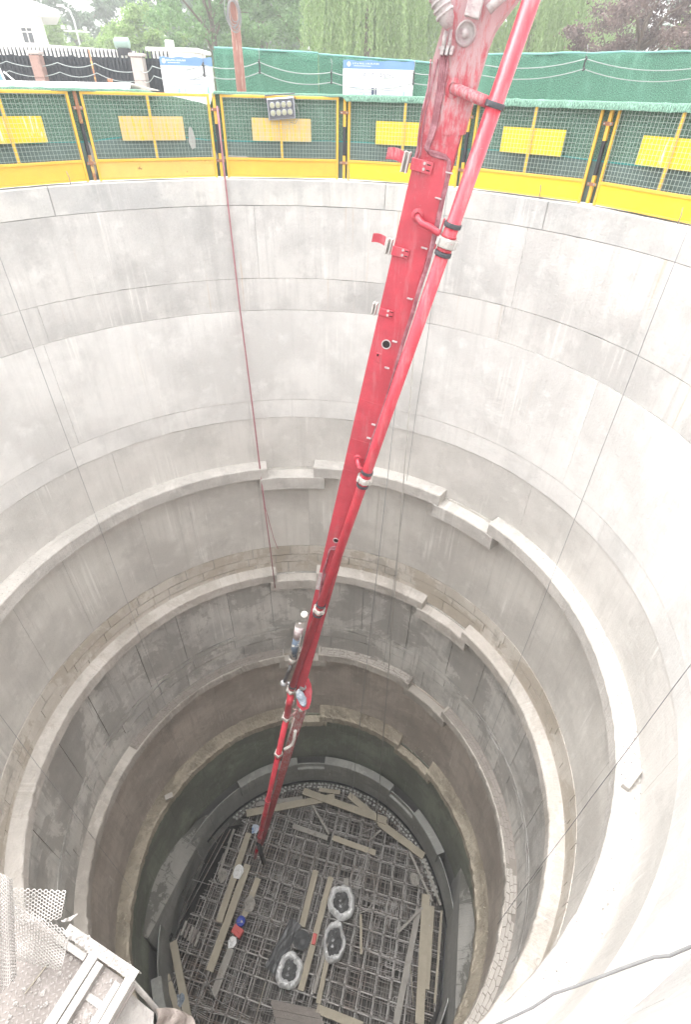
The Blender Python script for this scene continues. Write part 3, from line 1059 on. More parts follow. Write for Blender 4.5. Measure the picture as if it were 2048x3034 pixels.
mb = MB()
pts = [lb(y) for y in (2062, 2500)]
la = (pts[1] - pts[0]).normalized(); lu = la.cross(-kn).normalized(); lv = la.cross(lu)
vs = []
for p, wh in ((pts[0], .105), (pts[1], .05)):
    for i, j in ((-1, -1), (1, -1), (1, 1), (-1, 1)):
        vs.append(p + lu * wh * i + lv * wh * 1.1 * j)
mb.add(vs, [(0, 1, 5, 4), (1, 2, 6, 5), (2, 3, 7, 6), (3, 0, 4, 7), (3, 2, 1, 0), (4, 5, 6, 7)])
lbm = mb.build('lower_beam', M['reddeep'], boom)
mb = MB()
for i in (-1, 1):
    P = [p + lu * (wh + .006) * i - lv * 0 for p, wh in ((pts[0], .105), (pts[1], .05))]
    mb.tube(P, .012, 6)
mb.build('edge_rail', M['reddeep'], lbm)
e0 = pc(2046)
mb = MB(); mb.tube([pc(2040), pc(2052), dp(861, 2066, 10.9), dp(857, 2084, 11.2), dp(854, 2100, 11.4), lc(2112), lc(2122)], .074, 22); mb.build('pipe_elbow', M['redpipe'], boom)
mb = MB(); mb.tube([lc(2118), lc(2470), lc(2512)], [.07, .07, .06], 22); lp = mb.build('lower_pipe', M['redpipe'], boom)
mb = MB(); mb.tube([lc(2508), lc(2540)], .06, 18); mb.build('outlet_tip', M['reddeep'], lp)
for y, mt, r_, h in ((2082, 'cement', .1, .03), (2124, 'coupling', .10, .05), (2232, 'coupling', .095, .05), (2238, 'redpipe', .1, .03), (2371, 'redpipe', .09, .05), (2478, 'redpipe', .085, .05), (2410, 'redpipe', .078, .02), (2455, 'redpipe', .085, .03), (2500, 'cement', .075, .03)):
    pring(lp, y, r_, h, mt, 'pipe_coupling', lc, 5 if mt == 'coupling' else 0)
mb = MB(); mb.tube([dp(875, 2166, 12.0), dp(871, 2190, 12.3), dp(866, 2206, 12.5), dp(855, 2214, 12.5), dp(842, 2220, 12.5)], .036, 12); mb.build('white_arm', M['whitepaint'], boom)
mb = MB(); mb.tube([dp(872, 2128, 11.5), dp(846, 2210, 12.4)], .016, 8); mb.build('tie_rod', M['coupling'], boom)
mb = MB(); mb.tube([dp(868, 2100, 11.2), dp(884, 2106, 11.2)], .02, 8); mb.tube([dp(862, 2122, 11.3), dp(878, 2108, 11.2)], .02, 8); mb.build('elbow_stay', M['reddeep'], boom)
mb = MB(); mb.rbox(dp(892, 2104, 11.0), lu * .04, la * .04, lv * .02, .005); mb.build('white_tag', M['whitepaint'], lbm)
mb = MB(); mb.prism([dp(817, 2312, 14.2), dp(822, 2312, 14.2), dp(812, 2352, 15), dp(807, 2352, 15)], -kn * .02); mb.build('worn_strip', M['cement'], lbm)
mb = MB()
for k in range(3):
    mb.tube([lb(2110) + lu * (.09 + k * .02) - lv * -.02, lb(2200) + lu * (.085 + k * .018), lb(2290) + lu * (.075 + k * .02), lb(2380) + lu * (.06 + k * .012), lb(2470) + lu * (.05 + k * .008)], .009, 6)
mb.build('hydraulic_hose', M['hose'], lbm)
# black end hose hanging plumb
t0 = dp(768, 2505, 17.5); 
mb = MB(); mb.tube([lc(2490), dp(764, 2500, 17.4) + Vector((.0, 0, .05)), t0, t0 + Vector((0.0, 0, -.9)), t0 + Vector((.02, .02, -1.75))], [.05, .06, .072, .078, .078], 14)
mb.build('end_hose', M['rubber'], boom)
settle(boom, Vector((0, 0, 0)))

# ------------------------------------------------------------------ ropes, cables, plumb wires
M['cablegrey'] = simple('grey_cable', (.30, .34, .33), .6, var=.2)
M['steelhose'] = simple('grey_hose', (.25, .24, .23), .6, var=.3)
M['rope'] = simple('grey_rope', (.42, .40, .37), .9, var=.3, scale=40)
M['wire'] = simple('dark_wire', (.27, .27, .27), .6, var=.3)
M['pinkrope'] = simple('faded_red_rope', (.42, .20, .22), .9, var=.4, scale=20)


def line(name, pts, r, mt, label, cat, group=None, n=6):
    m_ = MB(); m_.tube(pts, r, n)
    return tag(m_.build(name, M[mt], None), label, cat, group)


def sagged(p0, p1, sag, n=8, wob_=0.0, seed=0):
    rd_ = random.Random(seed)
    p0 = Vector(p0); p1 = Vector(p1)
    return [p0.lerp(p1, i / n) + Vector((rd_.uniform(-1, 1) * wob_ * (0 < i < n), rd_.uniform(-1, 1) * wob_ * (0 < i < n), -sag * 4 * (i / n) * (1 - i / n))) for i in range(n + 1)]


def drop(a, z0, z1, r=5.38, w_=.006, seed=1):
    rd_ = random.Random(seed)
    n = 14
    top = [pol(a, 5.95, .015), pol(a, 5.70, .012)]
    return top + [pol(a + rd_.uniform(-1, 1) * w_ * 3, r + rd_.uniform(-1, 1) * w_, z0 + (z1 - z0) * i / n) for i in range(n + 1)]


line('plumb_wire', drop(-56.05, .01, -14.7, seed=1), .0045, 'wire', 'thin wire hanging down the left wall past the first two ledges', 'wire', 'plumb wires along the lining')
line('plumb_wire', drop(72.4, .01, -14.6, seed=2), .0055, 'wire', 'thin wire hanging down the right wall from the last fence panel', 'wire', 'plumb wires along the lining')
line('plumb_wire', drop(112.4, .01, -14.5, seed=3), .0055, 'wire', 'crooked wire crossing the right ledges beside the loose concrete block', 'wire', 'plumb wires along the lining')
line('plumb_wire', drop(-96.6, .01, -18.6, seed=4), .005, 'wire', 'thin wire crossing the ledges above the honeycomb netting', 'wire', 'plumb wires along the lining')
line('cable', [dp(2120, 2790, 2.3), dp(2048, 2805, 2.4), dp(1985, 2832, 2.5), dp(1940, 2836, 2.55), dp(1850, 2868, 2.7), dp(1700, 2925, 2.9), dp(1640, 2945, 3.0), dp(1580, 2985, 3.1), dp(1476, 3034, 3.3), dp(1380, 3080, 3.6)], .0075, 'wire', 'thick dark cable crossing the white wall in the nearest corner', 'cable')
rt = pol(23.72, 5.7, .02); rb = Vector((2.66, 3.17, -23.95))
line('hanging_rope', [rt + Vector((0, .3, .02)), rt, rt.lerp(rb, .3) + Vector((0, 0, -.02)), rb], .016, 'rope', 'thick pale rope hanging from the far rim to the shaft floor right of the boom', 'rope')
rt2 = pol(22.5, 5.7, .02); rb2 = Vector((1.5, 3.0, -20))
line('hanging_cable', [rt2 + Vector((0, .3, .02)), rt2, rt2.lerp(rb2, .4), rb2], .009, 'wire', 'thin black line just left of the thick pale rope', 'wire')
rt3 = pol(27.6, 5.7, .02)
line('knotted_line', [rt3 + Vector((0, .3, .02)), rt3, pol(27.5, 5.6, -3), pol(27.1, 5.55, -4.3), pol(27.0, 5.4, -8), pol(26.9, 5.36, -13.8)], .006, 'wire', 'knotted thin cord hanging right of the thick pale rope', 'rope')
for k, (dx, zz, lb_) in enumerate(((0, -10.6, 'faded red rope running down the far wall left of the boom'), (.5, -9.0, 'thinner faded red cord strung beside the red rope'))):
    line('safety_rope', [pol(-13.9 + dx * .3, 5.78, 1.05 - k * .1), pol(-13.9 + dx * .2, 5.735, .5), pol(-13.9 + dx * .1, 5.66, .03), pol(-13.8 + dx * .2, 5.6, -2.2), pol(-13.3 + dx * .3, 5.5, -4.6), pol(-12.9 + dx * .4, 5.36, -7.4), pol(-12.5 + dx * 3 * k, 5.36, -8.6), pol(-12.1 + dx * 4 * k, 5.38, zz)], .017 - k * .007, 'pinkrope', lb_, 'rope')
# ================================================================== guard fence round the rim
M['yellow'] = simple('yellow_paint', (.78, .47, .06), .5, var=.2, scale=5, col2=(.55, .33, .08), lo=.66, hi=.72)
M['yellow_bright'] = simple('yellow_sheet', (.82, .59, .03), .45, var=.08, scale=3)
M['yellow_faded'] = simple('faded_yellow_sheet', (.72, .52, .22), .65, var=.2, scale=6, col2=(.80, .53, .03), lo=.5, hi=.62, stretch=(6, 6, .6))
M['yellow_rust'] = simple('rusted_yellow', (.74, .48, .12), .7, var=.2, scale=7, col2=(.26, .13, .05), lo=.62, hi=.66)
M['yellow_scuffed'] = simple('scuffed_yellow_sheet', (.82, .58, .02), .5, var=.1, scale=5, col2=(.80, .76, .66), lo=.58, hi=.64, stretch=(8, 8, .8))
M['meshwire'] = simple('galvanised_wire', (.46, .55, .49), .6, .0, var=.2)
M['black'] = simple('black_paint', (.03, .03, .035), .5, var=.3)
M['turf'] = turf('green_turf', (.14, .25, .19), 60)
M['turf_far'] = turf('green_turf_screen', (.09, .235, .165), 45)
M['net'] = simple('dark_green_net', (.135, .195, .18), .9, var=.35, scale=5, bump=.3, bscale=60, coord='Object', stretch=(3, 3, 1))
M['teal'] = simple('teal_hem', (.03, .30, .28), .7)
M['white_sheet'] = simple('white_sheet', (.78, .78, .76), .7, var=.08)
M['torn'] = simple('torn_grey_sheet', (.42, .42, .40), .8, var=.3, scale=9)
M['rusty'] = simple('rusty_post', (.36, .17, .10), .85, var=.4, scale=9, col2=(.62, .40, .12), lo=.5, hi=.6)


def frame_at(a, r, z=0.0):
    return pol(a, r, z), Vector((math.cos(R(a)), -math.sin(R(a)), 0)), Vector((math.sin(R(a)), math.cos(R(a)), 0)), Vector((0, 0, 1))


PAN = [(-46.9, 'leftmost yellow mesh fence panel, cut by the photo edge', 'yellow', 'yellow_scuffed', 'yellow'),
       (-25.1, 'yellow mesh fence panel with a faded sign plate and rusted toe board', 'yellow', 'yellow_faded', 'yellow_rust'),
       (-3.25, 'yellow mesh fence panel that carries the floodlight', 'yellow', 'yellow_faded', 'yellow'),
       (18.5, 'yellow mesh fence panel partly hidden behind the red boom', 'yellow', 'yellow_bright', 'yellow_bright'),
       (40.45, 'clean bright yellow mesh fence panel just right of the red pipe', 'yellow', 'yellow_bright', 'yellow_bright'),
       (62.7, 'rightmost yellow mesh fence panel with a scuffed sign plate', 'yellow', 'yellow_scuffed', 'yellow_bright')]
PW = 1.02
pm = {}
for (a, lab, mf, ms, mtb) in PAN:
    f = thing('guard_fence_panel', lab, 'fence panel', 'yellow guard fence panels along the rim')
    c, t, n, z = frame_at(a, 5.765)
    f.location = c
    f.rotation_euler = (0, 0, -R(a))
    if 'frame' not in pm:
        lt = Vector((1, 0, 0)); ln = Vector((0, 1, 0)); lz = Vector((0, 0, 1))
        mb = MB()
        for sx in (-1, 1): mb.rbox(lt * sx * (PW - .02) + lz * .61, lt * .02, ln * .02, lz * .60, .004)
        for zz in (1.19, .30): mb.rbox(lz * zz, lt * (PW - .04), ln * .019, lz * .02, .004)
        mb.rbox(lz * .035, lt * (PW - .04), ln * .018, lz * .012, .003)
        pm['frame'] = mb
        mb = MB(); mb.rbox(lz * .745, lt * .018, ln * .017, lz * .425, .003); pm['post'] = mb
        mb = MB()
        for i in range(34):
            x = -PW + .06 + i * (2 * PW - .12) / 33
            mb.box(lt * x + lz * .745 + ln * -.012, lt * .0016, ln * .0016, lz * .425)
        for i in range(15):
            zz = .345 + i * .0585
            mb.box(lz * zz + ln * -.0165, lt * (PW - .04), ln * .0016, lz * .0016)
        pm['mesh'] = mb
        mb = MB(); mb.box(lz * .735 + ln * .012 + lt * .01, lt * .52, ln * .0015, lz * .165); pm['sign'] = mb
        mb = MB(); mb.box(lz * .165, lt * (PW - .04), ln * .003, lz * .115); pm['toe'] = mb
    pm['frame'].build('frame', M[mf], f)
    pm['post'].build('centre_post', M[mf], f)
    mo = pm['mesh'].build('wire_mesh', M['meshwire'], f); mo['kind'] = 'stuff'
    pm['sign'].build('sign_plate', M[ms], f)
    pm['toe'].build('toe_board', M[mtb], f)

POSTS = [(-35.85, 'rusty striped fence post at the second joint from the left', 'rusty'), (-14.3, 'striped fence post wound with the red ropes', 'yellow'),
         (7.85, 'clean yellow and black fence post between floodlight panel and boom', 'yellow'), (29.3, 'striped fence post seen between the red boom and red pipe', 'yellow'),
         (51.7, 'yellow and black fence post nearest the right edge', 'yellow')]
for a, lab, mt in POSTS:
    f = thing('fence_post', lab, 'post', 'striped fence posts')
    f.location = pol(a, 5.855, 0); f.rotation_euler = (0, 0, -R(a))
    z0 = .02
    for k, (z1, mm) in enumerate(((.38, mt), (.80, 'black'), (1.22, mt))):
        mb = MB(); mb.rbox((0, 0, (z0 + z1) / 2), (.024, 0, 0), (0, .024, 0), (0, 0, (z1 - z0) / 2 - .001), .003)
        mb.build('band', M[mm], f); z0 = z1
    for zz in (.27, 1.0):
        mb = MB(); mb.rbox((0, -.03, zz), (.075, 0, 0), (0, .004, 0), (0, 0, .022), .002)
        cl = mb.build('clamp', M['rusty'], f)
        for sx in (-1, 1):
            mb = MB(); mb.lathe((.05 * sx, -.034, zz), (0, -1, 0), [(.012, 0), (.012, .01), (0, .01)], 6, False); mb.build('bolt', M['steel'], cl)

# turf sheet folded over the fence and the dark net hung below it
def top_h(a):
    if a < -36: return 1.235
    if a < -14.5: 
        t = (a + 36) / 21.5
        return 1.235 if t < .45 else 1.235 - .20 * max(0, (t - .45) / .55) ** 1.2
    return 1.235
sheet = MB(); P = []; UV = []
AA = [x * .75 for x in range(int(-60 / .75), int(76 / .75))]
prof = [(5.91, .50), (5.912, .75), (5.914, 1.0), (5.91, 1.16), (5.86, 0), (5.80, .014), (5.745, -.004), (5.73, -.05)]
for j in range(8):
    for a in AA:
        h = top_h(a)
        puff = 1.0 if a > 8 else .35
        wv = mnoise.noise(Vector((a * .35, j * .5, 1))) * .02
        r_, z_ = prof[j]
        if j < 4:
            zz = min(z_, h - .05); rr = r_ + wv
        else:
            d = prof[j][1]
            zz = h + d * (1 if d > 0 else puff * 1.6) + mnoise.noise(Vector((a * .8, 3, 1))) * .012
            rr = r_ if puff == 1 else 5.90 - (5.90 - r_) * .6
            if -36 < a < -14.5 and h < 1.2: rr = 5.905 + .002 * j
        P.append(pol(a, rr, zz)); UV.append((R(a) * 5.8, zz + (j > 4) * .1 * (j - 4)))
sheet.grid(P, len(AA), 8, UV, True)
tag(sheet.build('turf_sheet', M['turf']), 'green artificial turf sheet draped over the yellow guard fence', 'turf sheet')
net = MB(); P = []; UV = []
for j in range(9):
    for a in AA:
        fold = mnoise.noise(Vector((a * .16, j * .35, 8))) * .05 + mnoise.noise(Vector((a * .6, j * .15, 3))) * .02
        top = .57 + .015 * math.sin(a * .2)
        if -36 < a < -14.3: top = .55 + .08 * math.sin((a + 36) / 21.5 * PI) 
        P.append(pol(a, 5.905 + fold * .25 - .002 * j, .02 + (top - .02) * j / 8)); UV.append((R(a) * 5.8, j * .07))
net.grid(P, len(AA), 9, UV, True)
nt_ = tag(net.build('shade_net', M['net']), 'dark green shade net along the foot of the yellow fence', 'net')
mb = MB(); P = []
for j in range(2):
    for a in AA:
        top = .57 + .015 * math.sin(a * .2)
        if -36 < a < -14.3: top = .55 + .08 * math.sin((a + 36) / 21.5 * PI)
        P.append(pol(a, 5.885 + mnoise.noise(Vector((a * .6, 1.2, 3))) * .005, top + .02 * j - .01))
mb.grid(P, len(AA), 2)
mb.build('hem', M['teal'], nt_)
# pale torn sheets caught in the net
for i, (x, y, w_, h_) in enumerate(((575, 415, 11, 46), (252, 460, 13, 60), (640, 470, 10, 40), (700, 478, 60, 9))):
    c = oy(x, y, 5.1)
    a = math.degrees(math.atan2(c.x, c.y))
    rd = random.Random(i)
    ring = []
    cc, t, n, z = frame_at(a, 5.872, c.z)
    for k in range(9):
        u = 2 * PI * k / 9
        ring.append(cc + t * math.cos(u) * w_ * .0055 * rd.uniform(.6, 1.1) + z * math.sin(u) * h_ * .0042 * rd.uniform(.7, 1.1))
    m_ = MB(); m_.prism(ring, n * .004)
    tag(m_.build('torn_sheet', M['torn']), ['pale torn scrap showing through the mesh right of the faded sign', 'pale torn sheet behind the mesh beside the rusty post', 'small white scrap low behind the faded panel', 'long pale scrap along the rusted toe board'][i], 'scrap')

# floodlight with eight lenses on the third panel
M['lamp_body'] = simple('lamp_body', (.10, .105, .12), .45, var=.2)
M['lamp_rim'] = simple('lamp_rim', (.36, .37, .42), .4, .3, var=.15)
M['lens'] = simple('lens_grey', (.42, .42, .30), .25, 0, var=.3, scale=60)
fl = thing('floodlight', 'dark LED floodlight with eight round lenses hung on the fence', 'floodlight')
c, t, n, z = frame_at(-3.0, 5.70, 1.035)
q = math.radians(-4.5)
t2 = t * math.cos(q) - z * math.sin(q) * -1; t2 = (t * math.cos(q) + z * math.sin(-q)).normalized(); z2 = n.cross(t2) * -1
if z2.z < 0: z2 = -z2
n2 = (n * math.cos(R(14)) - Vector((0, 0, 1)) * math.sin(R(14)) * -1).normalized()
mb = MB(); mb.rbox(c, t2 * .235, z2 * .15, n * .03, .03); mb.build('housing', M['lamp_rim'], fl)
mb = MB(); mb.rbox(c - n * .026, t2 * .215, z2 * .132, n * .008, .02); bd_ = mb.build('face', M['lamp_body'], fl)
for i in range(4):
    for j in range(2):
        p = c - n * .035 + t2 * (-.147 + i * .098) + z2 * (.052 - j * .104)
        mb = MB(); mb.lathe(p, -n, [(.046, 0), (.046, .006), (.039, .008)], 22); rg = mb.build('lens_ring', M['lamp_rim'], fl)
        mb = MB(); mb.lathe(p, -n, [(.039, .006), (.02, .009), (.001, .010)], 22); mb.build('lens', M['lens'], rg)
mb = MB(); mb.tube([c + t2 * .245 + z2 * .1, c + t2 * .26 + z2 * .19 + n * .03, c - t2 * .26 + z2 * .19 + n * .03, c - t2 * .245 + z2 * .1], .009, 8); mb.build('yoke', M['lamp_body'], fl)
mb = MB(); mb.tube([c + t2 * .2 + z2 * .14, c + t2 * .27 + z2 * .02 - n * .02, c + t2 * .3 - z2 * .12 - n * .02, c + t2 * .22 - z2 * .22, c + t2 * .13 - z2 * .2], .005, 6); mb.build('lead', M['wire'], fl)

# thin rebar ends standing on the coping
for i, a in enumerate((-40.2, 9.0, 44.0, 67.5)):
    p = pol(a, 5.73, 0)
    m_ = MB(); m_.tube([p, p + Vector((.005, 0, .1)), p + Vector((-.012, .0, .19))], .006, 6)
    tag(m_.build('rebar_end', M['wire']), ['thin rebar end on the rim below the leftmost panel', 'thin wire end on the rim left of the boom', 'thin rebar end on the rim below the clean bright panel', 'thin rebar end on the rim near the right edge'][i], 'rebar')

# ================================================================== behind the fence
YS = 11.5
# green turf screen
def screen(x0, x1, y, htop, name, lab, seed):
    mb = MB(); P = []; UV = []
    n = int((x1 - x0) / .12)
    for j in range(14):
        for i in range(n + 1):
            x = x0 + (x1 - x0) * i / n
            h = htop(x) + mnoise.noise(Vector((x * 1.5, 3, seed))) * .02
            yy = y + mnoise.noise(Vector((x * .8, j * .2, seed))) * .07 + mnoise.noise(Vector((x * 3, j * .12, seed + 4))) * .02
            if j == 13: yy += .08; h -= .01
            P.append(Vector((x, yy, 0 + h * min(j, 12) / 12))); UV.append((x, h * j / 12))
    mb.grid(P, n + 1, 14, UV, True)
    o = tag(mb.build(name, M['turf_far']), lab, 'screen')
    mb = MB()
    P = [Vector((x0 + (x1 - x0) * i / n, y - .03 + mnoise.noise(Vector((i * .4, 1, seed))) * .02, htop(x0 + (x1 - x0) * i / n) + .005 + mnoise.noise(Vector((x0 + (x1 - x0) * i / n * 1.5, 3, seed))) * .02)) for i in range(0, n + 1, 3)]
    mb.tube(P, .022, 7); mb.build('top_hem', M['teal2'], o)
    return o


M['teal2'] = simple('pale_teal_edge', (.16, .38, .34), .8)
screen(-2.55, .02, YS, lambda x: 2.07 - .02 * (x + 2.5), 'turf_screen', 'tall green turf screen behind the brown timber pole', 1)
screen(.03, 3.5, YS + .06, lambda x: 2.0 - .04 * x, 'turf_screen', 'tall green turf screen that carries the second poster', 2)
screen(3.5, 14.0, YS - .05, lambda x: 2.06 + .03 * (x - 4), 'turf_screen', 'long tall green turf screen right of the red pipe', 3)
mb = MB(); P = []; UV = []
for j in range(10):
    for i in range(12):
        P.append(Vector((-2.6 - i * .02 + mnoise.noise(Vector((i * .5, j * .3, 2))) * .03, YS + i * .12, 2.06 * j / 9))); UV.append((i * .12, j * .2))
mb.grid(P, 12, 10, UV, True, True)
tag(mb.build('turf_screen', M['turf_far']), 'short green turf return at the left end of the screen', 'screen')

# posters
M['poster'] = simple('poster_white', (.80, .81, .82), .5, var=.04)
M['poster_blue'] = simple('poster_blue', (.14, .27, .48), .5, var=.1)
M['ink'] = simple('poster_ink', (.06, .08, .14), .6)
M['inkpale'] = simple('poster_small_print', (.30, .34, .42), .6)
M['inkgreen'] = simple('poster_green_print', (.30, .55, .50), .6)


def poster(x0, x1, z0, z1, y, lab, title, ts):
    rt = thing('safety_poster', lab, 'poster')
    def bend(x, z): return y + .012 * math.sin((x - x0) * 5 + z * 3) + mnoise.noise(Vector((x * 2, z * 2, x0))) * .012
    n, m = 16, 10
    def strip(za, zb, mt, nm, par):
        P = [Vector((x0 + (x1 - x0) * i / n, bend(x0 + (x1 - x0) * i / n, za + (zb - za) * j / m), za + (zb - za) * j / m + (.012 * math.sin(i * 1.3) if (zb == z1 and j == m) else 0))) for j in range(m + 1) for i in range(n + 1)]
        mb = MB(); mb.grid(P, n + 1, m + 1, [(p.x, p.z) for p in P], True); return mb.build(nm, M[mt], par)
    hb = z1 - .16
    strip(z0, hb, 'poster', 'sheet', rt)
    hd = strip(hb + .0005, z1, 'poster_blue', 'header', rt)
    def txt(s, x, z, size, mt, par, nm):
        cu = bpy.data.curves.new(nm, 'FONT'); cu.body = s; cu.size = size; cu.align_x = 'LEFT'
        o = bpy.data.objects.new(nm, cu); COL.objects.link(o)
        o.location = (x, y - .03, z); o.rotation_euler = (PI / 2, 0, 0)
        bpy.context.view_layer.update()
        me = bpy.data.meshes.new_from_object(o)
        bpy.data.objects.remove(o)
        mo = bpy.data.objects.new(nm, me); COL.objects.link(mo); mo.parent = par
        mo.location = (x, y - .03, z); mo.rotation_euler = (PI / 2, 0, 0)
        me.materials.clear(); me.materials.append(M[mt])
    W = x1 - x0
    if title: txt(title, x0 + W * .27, hb - .15, ts, 'ink', rt, 'title')
    else:                                   # faded title, no longer legible
        rt_ = random.Random(8); mt_ = MB()
        for i in range(9):
            xx = x0 + W * (.26 + .06 * i)
            for k in range(4): mt_.box((xx + rt_.uniform(-.012, .012), y - .03, hb - .115 + rt_.uniform(-.03, .03)), (rt_.uniform(.006, .02), 0, 0), (0, .0008, 0), (0, 0, .003))
            mt_.box((xx, y - .03, hb - .115), (.003, 0, 0), (0, .0008, 0), (0, 0, .03))
        mt_.build('faded_title', M['inkpale'], rt)
    # company line in the header: small blurred characters
    mb = MB(); rd = random.Random(3)
    for i in range(17):
        xx = x0 + W * (.14 + .022 * i)
        for k in range(3):
            if rd.random() < .8: mb.box((xx + rd.uniform(-.006, .006), y - .03, hb + .10 + (k - 1) * .011), (.011, 0, 0), (0, .0008, 0), (0, 0, .0028))
        if rd.random() < .8: mb.box((xx + rd.uniform(-.006, .006), y - .03, hb + .10), (.0025, 0, 0), (0, .0008, 0), (0, 0, .016))
    mb.box((x0 + W * .27, y - .03, hb + .055), (W * .12, 0, 0), (0, .0008, 0), (0, 0, .004))
    mb.build('company_line', M['poster'], hd)
    mb = MB(); mb.lathe((x0 + W * .08, y - .03, hb + .085), (0, -1, 0), [(.045, 0), (.045, .002), (.03, .002), (.028, 0)], 20)
    mb.prism([(x0 + W * .08 - .03, y - .031, hb + .08), (x0 + W * .08, y - .031, hb + .10), (x0 + W * .08 + .02, y - .031, hb + .075), (x0 + W * .08, y - .031, hb + .06)], (0, -.002, 0))
    mb.build('emblem', M['poster'], hd)
    mb = MB()
    for r_ in range(7):
        for c_ in range(2):
            L = W * rd.uniform(.10, .17)
            xx = x0 + W * (.09 + .46 * c_)
            mb.box((xx + L, y - .028, hb - .26 - r_ * .048), (L, 0, 0), (0, .0006, 0), (0, 0, .006))
    mb.build('small_print', M['inkpale'], rt)
    mb = MB()
    for xx, zz, w_, h_ in ((.30, .17, .03, .05), (.42, .14, .025, .07), (.87, .2, .03, .07), (.78, .1, .02, .05)):
        mb.prism([(x0 + W * xx - w_, y - .029, z0 + zz - h_ + .25), (x0 + W * xx + w_, y - .029, z0 + zz - h_ + .25), (x0 + W * xx + w_ * .6, y - .029, z0 + zz + h_ + .25), (x0 + W * xx - w_ * .4, y - .029, z0 + zz + h_ + .25)], (0, -.001, 0))
    mb.build('drawing', M['inkgreen'], rt)
    return rt


poster(-3.92, -2.62, .80, 1.875, YS - .12, 'white poster with blue header on the black railings', None, .085)
p2 = poster(.65, 2.43, .80, 1.90, YS - .12, 'white poster with blue header on the green screen left of the boom', '高空作业安全培训', .105)
mb = MB(); mb.box((1.41, YS - .15, 1.28), (.035, 0, 0), (0, .001, 0), (0, 0, .10)); mb.box((1.49, YS - .15, 1.28), (.02, 0, 0), (0, .001, 0), (0, 0, .10)); mb.build('photo_block', M['ink'], p2)

# timber pole with a coil of wire
M['timber_pole'] = simple('weathered_pole', (.34, .165, .135), .9, var=.35, scale=8, stretch=(4, 4, .4), bump=.4, bscale=20, col2=(.45, .33, .28), lo=.5, hi=.65)
pole = thing('utility_pole', 'brown timber pole with a coil of wire in front of the green screen', 'pole')
pole.location = (-1.63, 9.5, 0)
mb = MB(); mb.tube([(.04, 0, -.03), (.0, 0, 2), (-.02, 0, 4.6)], [.115, .105, .09], 14); mb.build('shaft', M['timber_pole'], pole)
mb = MB(); rd = random.Random(2)
for k in range(7):
    P = []
    cz, cx = 2.52 + rd.uniform(-.06, .06), rd.uniform(-.03, .03)
    for i in range(21):
        a = 2 * PI * i / 20
        P.append((cx + math.cos(a) * (.10 + rd.uniform(-.005, .005) + .008 * k), -.12 - .012 * k, cz + math.sin(a) * (.19 + .012 * k)))
    mb.tube(P, .009, 5, False)
mb.build('wire_coil', M['wire'], pole)

# festoon cables with black hooks
cab = [(-9.5, 12.3, 1.72), (-8.25, 12.3, 1.74), (-6.9, 12.3, 1.74), (-5.9, 12.25, 1.74), (-4.75, 12.25, 1.62), (-4.2, 11.6, 1.70), (-2.83, 11.3, 1.74), (-1.43, 11.3, 1.82), (.36, 11.3, 1.66), (2.42, 11.3, 1.68), (3.9, 11.3, 1.9), (6.6, 11.3, 2.03), (9.6, 11.3, 1.95), (12.5, 11.3, 1.98)]
for k, dz in enumerate((0, -.19)):
    P = []
    for a, b_ in zip(cab[:-1], cab[1:]):
        d = Vector(b_) - Vector(a)
        P += sagged(Vector(a) + Vector((0, 0, dz)), Vector(b_) + Vector((0, 0, dz)), .06 + .035 * d.length * (1 if k else .8), 10)[:-1]
    line('festoon_cable', P, .010, 'cablegrey' if 'cablegrey' in M else 'wire', ['upper swagged cable strung along railings and green screens', 'lower swagged cable strung along railings and green screens'][k], 'cable')
for i in (7, 8, 9, 10, 11, 6):
    x, y, zz = cab[i]
    h = thing('cable_hook', ['black cable hook beside the timber pole', 'black cable hook left of the second poster', 'black cable hook at the right end of the second poster', 'black cable hook just beside the red pipe', 'black cable hook at the middle of the right green screen', 'black cable hook on the first poster'][(7, 8, 9, 10, 11, 6).index(i)], 'hook', 'hooks of the festoon cables')
    h.location = (x, y, zz)
    mb = MB(); mb.rbox((0, .02, -.09), (.018, 0, 0), (0, .015, 0), (0, 0, .14), .004); mb.build('strap', M['black'], h)
    for z_ in (0, -.19):
        mb = MB(); mb.lathe((0, -.03, z_), (1, 0, 0), [(.028, -.02), (.034, 0), (.028, .02)], 10); mb.build('insulator', M['black'], h)
    mb = MB(); mb.tube([(0, .02, .05), (.01, .03, .16), (-.01, .1, .26)], .006, 5); mb.build('tie', M['wire'], h)

# black palisade railing with stone pillars, left
M['railing'] = simple('black_railing', (.035, .04, .05), .55, var=.4, scale=6)
M['black_net'] = simple('black_backing_net', (.06, .07, .085), .95, var=.5, scale=3, stretch=(5, 5, 1))
rail = thing('palisade_railing', 'black spiked palisade railing backed with dark net on the left', 'railing')
rail.location = (-6.6, 12.5, 0)
mb = MB(); mb.box((0, 0, 1.0), (.02, 0, 0), (0, .012, 0), (0, 0, .96)); mb.add([(-.02, -.012, 1.96), (.02, -.012, 1.96), (.02, .012, 1.96), (-.02, .012, 1.96), (0, 0, 2.07)], [(0, 1, 4), (1, 2, 4), (2, 3, 4), (3, 0, 4)])
pk = mb.build('picket', M['railing'], rail)
xs = [-3.4 + i * .105 for i in range(58)]
pk.location = (xs[0], 0, 0)
for x in xs[1:]:
    o = pk.copy(); COL.objects.link(o); o.parent = rail; o.location = (x, 0, 0)
for zz in (1.80, .4):
    mb = MB(); mb.box((-.35, .03, zz), (3.1, 0, 0), (0, .014, 0), (0, 0, .02)); mb.build('rail', M['railing'], rail)
mb = MB(); P = [Vector((-3.5 + i * .1, .06 + mnoise.noise(Vector((i * .4, j, 0))) * .02, 1.88 * j / 4 + (mnoise.noise(Vector((i * .5, 2, 2))) * .05 if j == 4 else 0))) for j in range(5) for i in range(63)]
mb.grid(P, 63, 5, None, True); mb.build('backing_net', M['black_net'], rail)
